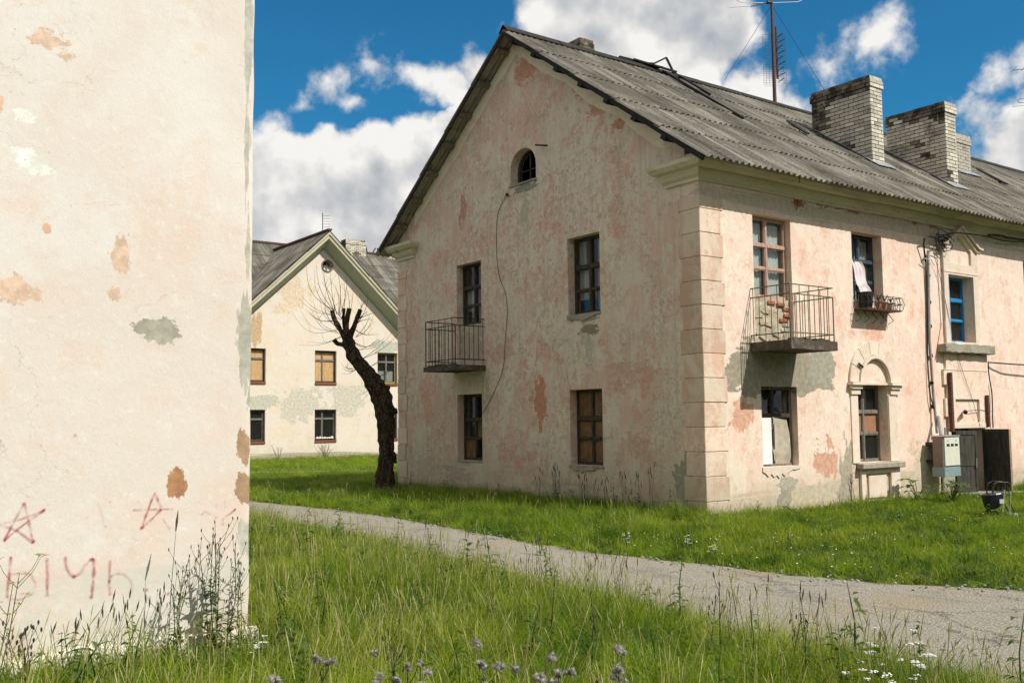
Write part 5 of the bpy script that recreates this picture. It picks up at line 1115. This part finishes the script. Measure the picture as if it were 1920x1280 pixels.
# foreground meadow
def okA(x, y): return inview(x, y) and y < interp(NEAR, x)+rag(x, 1)+.06 and not inleft(x, y)
A1 = region(-3, 13, -13.5, -5.4, 135, okA)
h = np.array([(.85+.5*nz(x, y, .7, 2)+.5*nz(x, y, 2.5, 5)+.25*nz(x, y, 6, 5))*min(1, .60+.6*max(0, interp(NEAR, x)-y)) for x, y in A1])
idx = np.array([(4 if nz(x, y, .5, 9)+.5*nz(x, y, 2, 3) > .16 and random.random() < .3 else random.choice([0, 0, 1, 1, 2, 3, 5, 5])) for x, y in A1])
gn_scatter('tall_grass', np.c_[A1, np.zeros(len(A1))], np.c_[np.ones(len(A1)), np.ones(len(A1)), h], idx, TALL, 'tall uncut meadow grass going to seed in front of the path')
A2 = region(-32, -3, -9.2, -5.3, 40, lambda x, y: inview(x, y) and y < interp(NEAR, x) and not inleft(x, y))
if len(A2): gn_scatter('verge_grass', np.c_[A2, np.zeros(len(A2))], np.c_[np.full((len(A2), 2), 1.3), np.full(len(A2), .7)], rng.integers(0, 4, len(A2)), TALL, 'tall grass on the near side of the path farther left')
# lawn round the house
def okB(x, y): return inview(x, y) and y > interp(FAR, x)+rag(x, 2)-.05 and not inmain(x, y) and not (0 < x < .8 and 7.3 < y < 8.9)
B1 = region(-4, 14, -4.3, 14, 95, okB)
hb = []
for x, y in B1:
    e_ = y-interp(FAR, x); wall = min(abs(y) if x < 0 else 99, abs(x) if y > 0 else 99); hb.append((1.0+.6*nz(x, y, 1.1, 4)+.8*nz(x, y, 3, 4)+(.5 if wall < .35 else 0))*min(1, .5+1.2*max(0, e_))*(1.25 if x < 2.5 and y < 0 else 1.0))
gn_scatter('lawn', np.c_[B1, np.zeros(len(B1))], np.c_[np.full((len(B1), 2), 1.1), hb], rng.integers(0, 4, len(B1)), SHORT, 'short green grass between the path and the house')
B2 = region(-9, 7, -4.2, -.03, 60, lambda x, y: okB(x, y) and (nz(x, y, .8, 7) > -.08 or y > -.5) and x < 1.8)
gn_scatter('tufted_grass', np.c_[B2, np.zeros(len(B2))], np.c_[np.ones((len(B2), 2)), np.array([(.75+.6*nz(x, y, 1.5, 8))*min(1, .35+.6*(y-interp(FAR, x))) for x, y in B2])], rng.choice([0, 1, 3, 5, 3], len(B2)), TALL, 'longer tufts of grass along the foot of the gable')
C1 = region(-31, -4, -4.4, 22, 40, lambda x, y: inview(x, y, .6) and y > interp(FAR, x)-.05 and not inmain(x, y) and not infar(x, y) and not onpath(x, y) and (x < -9.5 or y < 0) and (y < 16))
hc = np.array([(.75+.4*nz(x, y, .5, 4))*(1.5 if x < -27 else 1)*(1.0 if x > -19 else .75) for x, y in C1])
gn_scatter('far_grass', np.c_[C1, np.zeros(len(C1))], np.c_[np.full((len(C1), 2), 1.5), hc*np.array([.5 if x < -12 else .8 for x, y in C1])], rng.choice([0, 1, 3, 5], len(C1)), TALL, 'rough grass around the leaning tree and the narrow path')
def leaf_blade(mb, base, d, L_, w_, droop=.3, seg=4, fold=.25, wave=0):
    base = Vector(base); d = Vector(d).normalized(); s_ = d.cross(Vector((0, 0, 1))); s_ = s_.normalized() if s_.length > .01 else Vector((1, 0, 0)); up2 = s_.cross(d); i = len(mb.v)
    for k in range(seg+1):
        f = k/seg; p = base+d*L_*f-Vector((0, 0, 1))*droop*L_*f*f; ww = w_*math.sin(math.pi*min(.97, max(.04, f))**.8)*.5*(1+wave*math.sin(k*2.4))
        mb.v += [tuple(p-s_*ww+up2*ww*fold), tuple(p), tuple(p+s_*ww+up2*ww*fold)]
    for k in range(seg):
        a = i+3*k; mb.f += [(a, a+1, a+4, a+3), (a+1, a+2, a+5, a+4)]
def leafy_mesh(name, n, L_, W_, up_, mm, H_=0):
    mb = MB()
    for k in range(n):
        a_ = random.uniform(0, 6.28); l = L_*random.uniform(.6, 1.1); base_ = Vector((random.uniform(-.02, .02), random.uniform(-.02, .02), H_*random.random())); leaf_blade(mb, base_, (math.cos(a_), math.sin(a_), up_*random.uniform(.4, 1.4)), l, W_*random.uniform(.7, 1.1), .5, 3, .25)
    if H_: mb.tube([(0, 0, 0), (.01, .0, H_*.6), (.0, .02, H_*1.05)], [.004, .003, .001], 4, False)
    me = bpy.data.meshes.new(name); me.from_pydata(mb.v, [], mb.f); me.materials.append(mm); me.shade_smooth(); return me
LC = bpy.data.collections.new('leafy')
for k, a_ in enumerate([(9, .16, .05, .5, M_leaf), (12, .10, .035, .7, M_leafd), (14, .09, .03, .5, M_leaf, .22), (10, .2, .03, 1.0, M_leafd), (22, .07, .022, .4, M_leaf, .34)]): LC.objects.link(bpy.data.objects.new('leafy_%d' % k, leafy_mesh('leafy', *a_)))
for nm, reg, ok_, lab, hi in (('meadow_weeds', (-3, 11, -12.5, -5.6, 9), lambda x, y: okA(x, y) and y < interp(NEAR, x)-.1, 'broad leaved weeds mixed into the tall meadow grass', 1.5), ('lawn_weeds', (-9, 13, -4.2, 13, 9), okB, 'low broad leaved weeds scattered through the short lawn', .8), ('wall_weeds', (-10, .5, -.55, -.08, 14), okB, 'dark leafy weeds along the foot of the shaded gable', 1.3), ('facade_weeds', (.1, .55, .2, 12, 8), okB, 'low leafy weeds along the foot of the sunlit facade', .9)):
    Pp = region(*reg, ok_); sc_ = rng.uniform(.6, 1.2, len(Pp))*hi; ii = rng.integers(0, 5 if hi > 1 else 4, len(Pp)); gn_scatter(nm, np.c_[Pp, np.full(len(Pp), .02)], np.c_[sc_, sc_, sc_], ii, LC, lab)
T1 = region(-9.5, .3, -.6, -.06, 60, okB); gn_scatter('wall_grass', np.c_[T1, np.zeros(len(T1))], np.c_[np.ones((len(T1), 2)), rng.uniform(.5, 1.15, len(T1))], rng.choice([0, 3, 5], len(T1)), TALL, 'long dark grass growing against the shaded gable')
T2 = region(.1, .5, .1, 12, 26, okB); gn_scatter('facade_grass', np.c_[T2, np.zeros(len(T2))], np.c_[np.ones((len(T2), 2)), rng.uniform(.3, .8, len(T2))], rng.choice([0, 3, 5], len(T2)), TALL, 'longer grass growing against the sunlit facade')
# gravel crumbs at the road edges
pb = bpy.data.collections.new('pebble')
for k in range(4):
    mb = MB(); bm = bmesh.new(); bmesh.ops.create_icosphere(bm, subdivisions=1, radius=.012)
    for v in bm.verts: v.co *= random.uniform(.6, 1.3); v.co.z *= .6
    me = bpy.data.meshes.new('pebble'); bm.to_mesh(me); bm.free(); me.materials.append(M_gravel); pb.objects.link(bpy.data.objects.new('pebble_%d' % k, me))
G1 = region(-6, 11, -8.8, -2.2, 60, lambda x, y: inview(x, y) and onroad(x, y, .1) and (min(abs(y-interp(NEAR, x)), abs(y-interp(FAR, x))) < .3 or random.random() < .10))
gs = rng.uniform(.4, 1.6, len(G1)); gn_scatter('gravel', np.c_[G1, np.full(len(G1), .03)], np.c_[gs, gs, gs], rng.integers(0, 4, len(G1)), pb, 'loose gravel crumbs along the edges of the path')

# ------------------------------------------------------------------ weeds and flowers
def weed(name, label, cat, loc, H, nst, spread, nleaf, leafL, leafW, lm, sm, heads=None, branch=0, group=None, lean=(0, 0), rs=.004):
    t_ = thing(name, label, cat, loc, group); st = MB(); lf = MB(); hd = []; L0 = Vector(loc)
    for s_ in range(nst):
        a = random.uniform(0, 6.28); hh = H*random.uniform(.65, 1); tip = L0+Vector((math.cos(a)*spread*random.random()+lean[0]*hh, math.sin(a)*spread*random.random()+lean[1]*hh, hh)); b0 = L0+Vector((random.uniform(-.05, .05)*min(1, nst), random.uniform(-.05, .05), 0))
        mid = b0.lerp(tip, .5)+Vector((random.uniform(-.04, .04), random.uniform(-.04, .04), .04*hh)); P = [b0, b0.lerp(mid, .6), mid, mid.lerp(tip, .6), tip]
        st.tube(P, [rs*1.3, rs*1.1, rs, rs*.8, rs*.5], 4, False)
        for k in range(nleaf):
            f = random.uniform(.05, .92); q = P[0].lerp(P[2], f*2) if f < .5 else P[2].lerp(P[4], f*2-1); an_ = random.uniform(0, 6.28); sc_ = (1.15-f)*random.uniform(.6, 1.1)
            leaf_blade(lf, q, (math.cos(an_), math.sin(an_), random.uniform(.2, .9)), leafL*sc_, leafW*sc_, random.uniform(.2, .6))
        ends = [tip]
        for k in range(branch):
            f = random.uniform(.45, .95); q = P[2].lerp(P[4], f*2-1) if f > .5 else P[2]; an_ = random.uniform(0, 6.28); l = hh*random.uniform(.1, .28); e2 = q+Vector((math.cos(an_)*l*.6, math.sin(an_)*l*.6, l*.85)); st.tube([q, q.lerp(e2, .5)+Vector((math.cos(an_), math.sin(an_), 0))*l*.08, e2], [rs*.6, rs*.5, rs*.3], 3, False); ends.append(e2)
        hd += ends
    obj('stems', st, sm, t_, recalc=False, kind='stuff')
    if lf.f: obj('leaves', lf, lm, t_, recalc=False, smooth=True, kind='stuff')
    if heads: heads(t_, hd)
    return t_
bm = bmesh.new(); bmesh.ops.create_icosphere(bm, subdivisions=2, radius=1); BV = [v.co.copy() for v in bm.verts]; BF = [tuple(v.index for v in f.verts) for f in bm.faces]; bm.free()
def burr_mesh():
    mb = MB(); mb.v += [tuple(v*.8) for v in BV]; mb.f += BF
    for k in range(170):
        v = Vector((random.gauss(0, 1), random.gauss(0, 1), random.gauss(0, 1))).normalized(); s_ = v.orthogonal().normalized()*.07; l = random.uniform(1.1, 1.45); mb.face([tuple(v*.75-s_), tuple(v*.75+s_), tuple(v*l)])
    return mesh('burr', mb, M_burr)
BURR = [burr_mesh() for k in range(2)]
def burr_heads(size, nper=4, purple=0):
    def f(t_, ends):
        for e2 in ends:
            for k in range(random.randint(max(1, nper-2), nper)):
                p = e2+Vector((random.uniform(-1, 1), random.uniform(-1, 1), random.uniform(-.6, .8)))*size*1.2; s_ = size*random.uniform(.7, 1.1); M = Matrix.Rotation(random.uniform(0, 6), 4, 'Z') @ Matrix.Rotation(random.uniform(0, 3), 4, 'X') @ Matrix.Diagonal((s_, s_, s_, 1)); M.translation = p; inst(random.choice(BURR), 'burr', t_, M)
                if random.random() < purple:
                    c = MB().tube([p+Vector((0, 0, s_*.7)), p+Vector((0, 0, s_*1.5))], [s_*.35, s_*.5], 7); obj('bloom', c, M_purple, t_)
    return f
def umbel(col, R_=.05, n=16, nm='flower_head', r=.006):
    def f(t_, ends):
        mb = MB()
        for e2 in ends:
            for k in range(n):
                a = random.uniform(0, 6.28); rr = R_*math.sqrt(random.random()); p = e2+Vector((rr*math.cos(a), rr*math.sin(a), random.uniform(-.004, .006)-rr*rr*2)); q = r*random.uniform(.8, 1.5)
                mb.face([p+Vector((q*math.cos(b), q*math.sin(b), random.uniform(-.002, .002))) for b in [2*math.pi*i/6 for i in range(6)]])
        obj(nm, mb, col, t_, recalc=False, kind='stuff')
    return f
def seedheads(col, L_=.05, w_=.008):
    def f(t_, ends):
        mb = MB()
        for e2 in ends:
            d = Vector((random.uniform(-.3, .3), random.uniform(-.3, .3), 1)).normalized(); mb.tube([e2-d*.01, e2+d*L_*.4, e2+d*L_], [w_*.4, w_, w_*.2], 5, False)
        obj('seed_heads', mb, col, t_, recalc=False, kind='stuff')
    return f
gz = lambda px, py, z=0: un(px, py, 2, z)
# by the left wall
pw = lambda px, off=.12: Vector((XL+off, un(px, 1200, 0, XL+off).y, 0))
weed('weed', 'bushy dark weed with small buds growing against the corner of the left house', 'plant', pw(405, .2), 1.0, 6, .2, 22, .15, .045, M_leaf, M_stem, seedheads(M_stemd, .018, .005), 5, rs=.0035)
weed('weed', 'tall dark weed with buds just left of the bushy weed at the wall', 'plant', pw(335, .22), .78, 4, .12, 26, .11, .034, M_leaf, M_stem, seedheads(M_stemd, .016, .005), 5, rs=.0035)
weed('weed', 'slender dark weed touching the very corner of the left house wall', 'plant', pw(455, .16), .74, 3, .10, 20, .09, .026, M_leaf, M_stem, seedheads(M_stemd, .02, .005), 5, rs=.003)
weed('grass_stalk', 'single long stalk with brown seed spike standing before the left wall', 'plant', pw(322, .3), 1.22, 1, .02, 2, .15, .006, M_straw, M_stemd, seedheads(M_stemd, .13, .009), 0, rs=.0025, lean=(.0, .02))
for k, (px, H_, lb) in enumerate(((180, .55, 'sparse seeding grass left of the long stalk before the wall'), (110, .5, 'leaning seeding grass below the red letters'), (240, .6, 'tallest seeding grass tuft between letters and dark weeds'))):
    weed('seeding_grass', lb, 'plant', pw(px, .45), H_, 9, .2, 2, .2, .006, M_gr, M_stem, seedheads(M_stemd, .06, .006), 0, lean=(.0, .35), rs=.0018)
weed('thistle', 'small dark knapweed with brown buds near the bottom left corner', 'plant', pw(50, .5), .5, 6, .16, 8, .08, .02, M_leafd, M_stemd, seedheads(M_stemd, .020, .008), 4, rs=.003)
weed('umbel_plant', 'yellow green umbel plant reaching in at the left edge', 'plant', pw(-14, .6), .86, 2, .16, 3, .12, .03, M_leaf, M_stem, umbel(M_leafy, .035, 16, r=.006), 5, rs=.004, lean=(.0, .10))
weed('weed', 'yellow green low weed under the graffiti letters', 'plant', pw(190, .5), .22, 12, .35, 12, .06, .022, M_leafy, M_stem, None, 0)
weed('weed', 'leafy green weed at the bottom left corner', 'plant', pw(10, .55), .35, 10, .25, 14, .09, .03, M_leafd, M_stem, None, 0)
# burdock thistles along the bottom
for i, (px, py, n, H_, lab) in enumerate([(560, 1272, 3, .66, 'leftmost grey headed thistle at the bottom edge'), (625, 1205, 2, .80, 'grey headed thistle standing second from the left'), (700, 1232, 4, .72, 'thistle with the largest cluster of grey woolly heads'), (755, 1255, 4, .66, 'dense grey woolly thistle just right of the largest cluster'), (922, 1205, 3, .80, 'upright thistle with three grey heads near the bottom middle'), (1052, 1262, 3, .70, 'low thistle with tight grey heads at the bottom edge'), (1150, 1200, 4, .82, 'thistle with grey and purple heads right of the bottom middle')]):
    z_ = H_-.03; P_ = un(px, py, 2, z_); 
    weed('thistle', lab, 'thistle', (P_.x, P_.y, 0), z_, n, .10, 6, .13, .045, M_leaf, M_stem, burr_heads(.0125, 6, .1 if i == 6 else 0), 2, 'woolly thistles in the foreground', rs=.004)
# yarrow
for i, (px, py, lab) in enumerate([(1345, 720, 0)]): pass
yar = [(1655, 1243, .45, 'white yarrow on the verge at the bottom, leftmost of the right-hand group'), (1755, 1246, .45, 'white yarrow farthest right beside the asphalt'), (1700, 1180, .5, 'white yarrow with long flat head against the asphalt'), (1740, 1195, .48, 'white yarrow just right of the long flat head'), (1635, 1160, .5, 'small white yarrow farthest up the verge'), (1605, 1248, .4, 'small white yarrow low in the grass'), (490, 1190, .30, 'single white yarrow near the corner of the left house'),
       (1180, 1000, .22, 'white yarrow cluster on the lawn left of the house corner'), (1290, 1000, .25, 'white yarrow cluster on the lawn under the house corner'), (1330, 1020, .18, 'small white yarrow just below the house corner'), (515, 978, .3, 'white yarrow on the near verge beside the left house')]
for px, py, H_, lab in yar:
    P_ = un(px, py, 2, H_); weed('yarrow', lab, 'flower', (P_.x, P_.y, 0), H_, 4, .10, 4, .06, .012, M_leaf, M_stem, umbel(M_white, .022, 14, r=.0045), 1, 'white yarrow in the grass', rs=.0022)
# tall weeds against the road
for px, py, H_, lab in [(1342, 1065, .62, 'tall green sow thistle rising before the asphalt'), (1120, 1110, .5, 'thin seeding weed at the edge of the meadow'), (1500, 1130, .5, 'sparse brown stemmed weed before the asphalt'), (740, 1160, .62, 'dark stemmed weed in the middle of the meadow'), (1010, 990, .35, 'green weed on the bank below the gable')]:
    P_ = un(px, py, 2, H_); weed('weed', lab, 'plant', (P_.x, P_.y, 0), H_, 2, .05, 13, .13, .03, M_leaf, M_stem, seedheads(M_stemd, .025, .006), 4, rs=.004)
for k in range(26):
    x = random.uniform(1, 7.5); y = interp(NEAR, x)-random.uniform(.0, .9)
    weed('seeding_grass', 'thin brown seeding grass stalks rising before the asphalt', 'plant', (x, y, 0), random.uniform(.45, .7), 4, .12, 1, .2, .006, M_straw, M_straw if k % 3 else M_stemd, seedheads(M_straw if k % 2 else M_stemd, .07, .005), 0, 'seeding stalks along the meadow edge', rs=.0018)
for k in range(12):
    x = -3.7+.26*k+random.uniform(-.15, .15); weed('seeding_grass', 'dark seeding grass stalks in front of the shaded gable', 'plant', (x, -.25-random.random()*.5, 0), random.uniform(.5, .85), 4, .12, 1, .2, .008, M_gr2, M_stemd, seedheads(M_stemd, .12, .008), 0, 'seeding stalks along the gable', rs=.0025)
# broad leaved plants by the facade
def burdock(loc, H_, n, label, L_=.26, W_=.17, lm=M_leaf, yellow=False):
    t_ = thing('burdock', label, 'plant', loc); L0 = Vector(loc)
    for k in range(n):
        a = random.uniform(0, 6.28); st = MB(); h_ = H_*random.uniform(.35, 1); e2 = L0+Vector((math.cos(a)*.15, math.sin(a)*.15, h_)); st.tube([L0, L0.lerp(e2, .5)+Vector((0, 0, .03)), e2], .006, 4, False); lf = MB(); leaf_blade(lf, e2, (math.cos(a), math.sin(a), .35), L_*random.uniform(.7, 1.1), W_*random.uniform(.7, 1.1), .5, 6, .2, .12)
        o_ = obj('leaf', lf, M_yel if (yellow and k == 0) else lm, t_, recalc=False, smooth=True); obj('stalk', st, M_stem, o_, recalc=False)
P_ = gz(1705, 965); burdock((1.0, P_.y*0+5.6, 0), .42, 16, 'broad leaved burdock with one yellow leaf below the meter box', yellow=True); burdock((.45, 5.35, 0), .42, 9, 'smaller burdock against the apron of the arched window'); burdock((.5, -.5, 0), .12, 7, 'low broad leaved plant at the house corner', .2, .13)
burdock((.45, 1.6, 0), .16, 5, 'single upright dock leaf at the foot of the facade', .14, .09)
weed('weed', 'pale straggly mugwort growing against the facade left of the arched window', 'plant', (.2, 3.65, 0), .62, 6, .15, 12, .06, .015, M_leafy, M_stemd, None, 3); weed('weed', 'thin green weed below the meter box', 'plant', (.35, 6.9, 0), .42, 6, .15, 12, .07, .02, M_leaf, M_stem, None, 2)
weed('weed', 'pale green bush against the foot of the distant house', 'plant', (-29.4, 7.3, 0), .75, 18, .5, 14, .12, .03, M_leaf, M_stem, None, 3, rs=.006); weed('weed', 'thin weed before the distant house near its left window', 'plant', (-29.3, 5.0, 0), .7, 7, .35, 10, .12, .03, M_leaf, M_stem, None, 3, rs=.006)
burdock((-5.6, -3.2, 0), .15, 14, 'broad leaved plants spreading on the far verge of the path', .22, .09); burdock((-3.9, -3.3, 0), .13, 10, 'low rosette of broad leaves at the verge below the gable', .18, .08)
# daisies sprinkled on the lawn
dz = bpy.data.collections.new('daisy'); mb = MB(); mb.face([(.009*math.cos(2*math.pi*i/8), .009*math.sin(2*math.pi*i/8), .115) for i in range(8)]); dz.objects.link(bpy.data.objects.new('daisy_0', mesh('daisy', mb, M_white)))
D1 = region(0, 9, -4, 8, 9, lambda x, y: okB(x, y) and nz(x, y, .5, 21) > .02); gn_scatter('clover_flowers', np.c_[D1, np.zeros(len(D1))], np.ones((len(D1), 3)), np.zeros(len(D1)), dz, 'small white clover flowers sprinkled over the lawn')

# a wood beyond the camera, the one the window panes mirror
bm = bmesh.new(); bmesh.ops.create_icosphere(bm, subdivisions=3, radius=1); CV = [v.co.copy() for v in bm.verts]; CF = [tuple(v.index for v in f.verts) for f in bm.faces]; bm.free()
mb = MB()
for k in range(46):
    if k < 24: c = Vector((-50+5.2*k+random.uniform(-2, 2), -52+random.uniform(-5, 5), 0))
    else: c = Vector((52+random.uniform(-4, 4), -48+5.4*(k-24)+random.uniform(-2, 2), 0))
    R_ = random.uniform(4.2, 5.6); hh = random.uniform(6.5, 9.5); i = len(mb.v)
    for v in CV:
        q = v*R_; q.z *= 1.25; q *= 1+.35*mnoise.noise(v*2.1+c)+.2*mnoise.noise(v*6+c); mb.v.append(tuple(c+q+Vector((0, 0, hh))))
    mb.f += [tuple(i+j for j in f) for f in CF]; mb.tube([c, c+Vector((0, 0, hh))], [.3, .2], 6, False)
obj('distant_wood', mb, M_leafd, recalc=False, kind='stuff', origin=(0, 0, 0))
S.render.engine = 'CYCLES'
S.cycles.max_bounces = 6; S.cycles.diffuse_bounces = 3; S.cycles.glossy_bounces = 2; S.cycles.transmission_bounces = 2; S.cycles.transparent_max_bounces = 8
S.render.resolution_x = 1024; S.render.resolution_y = 682
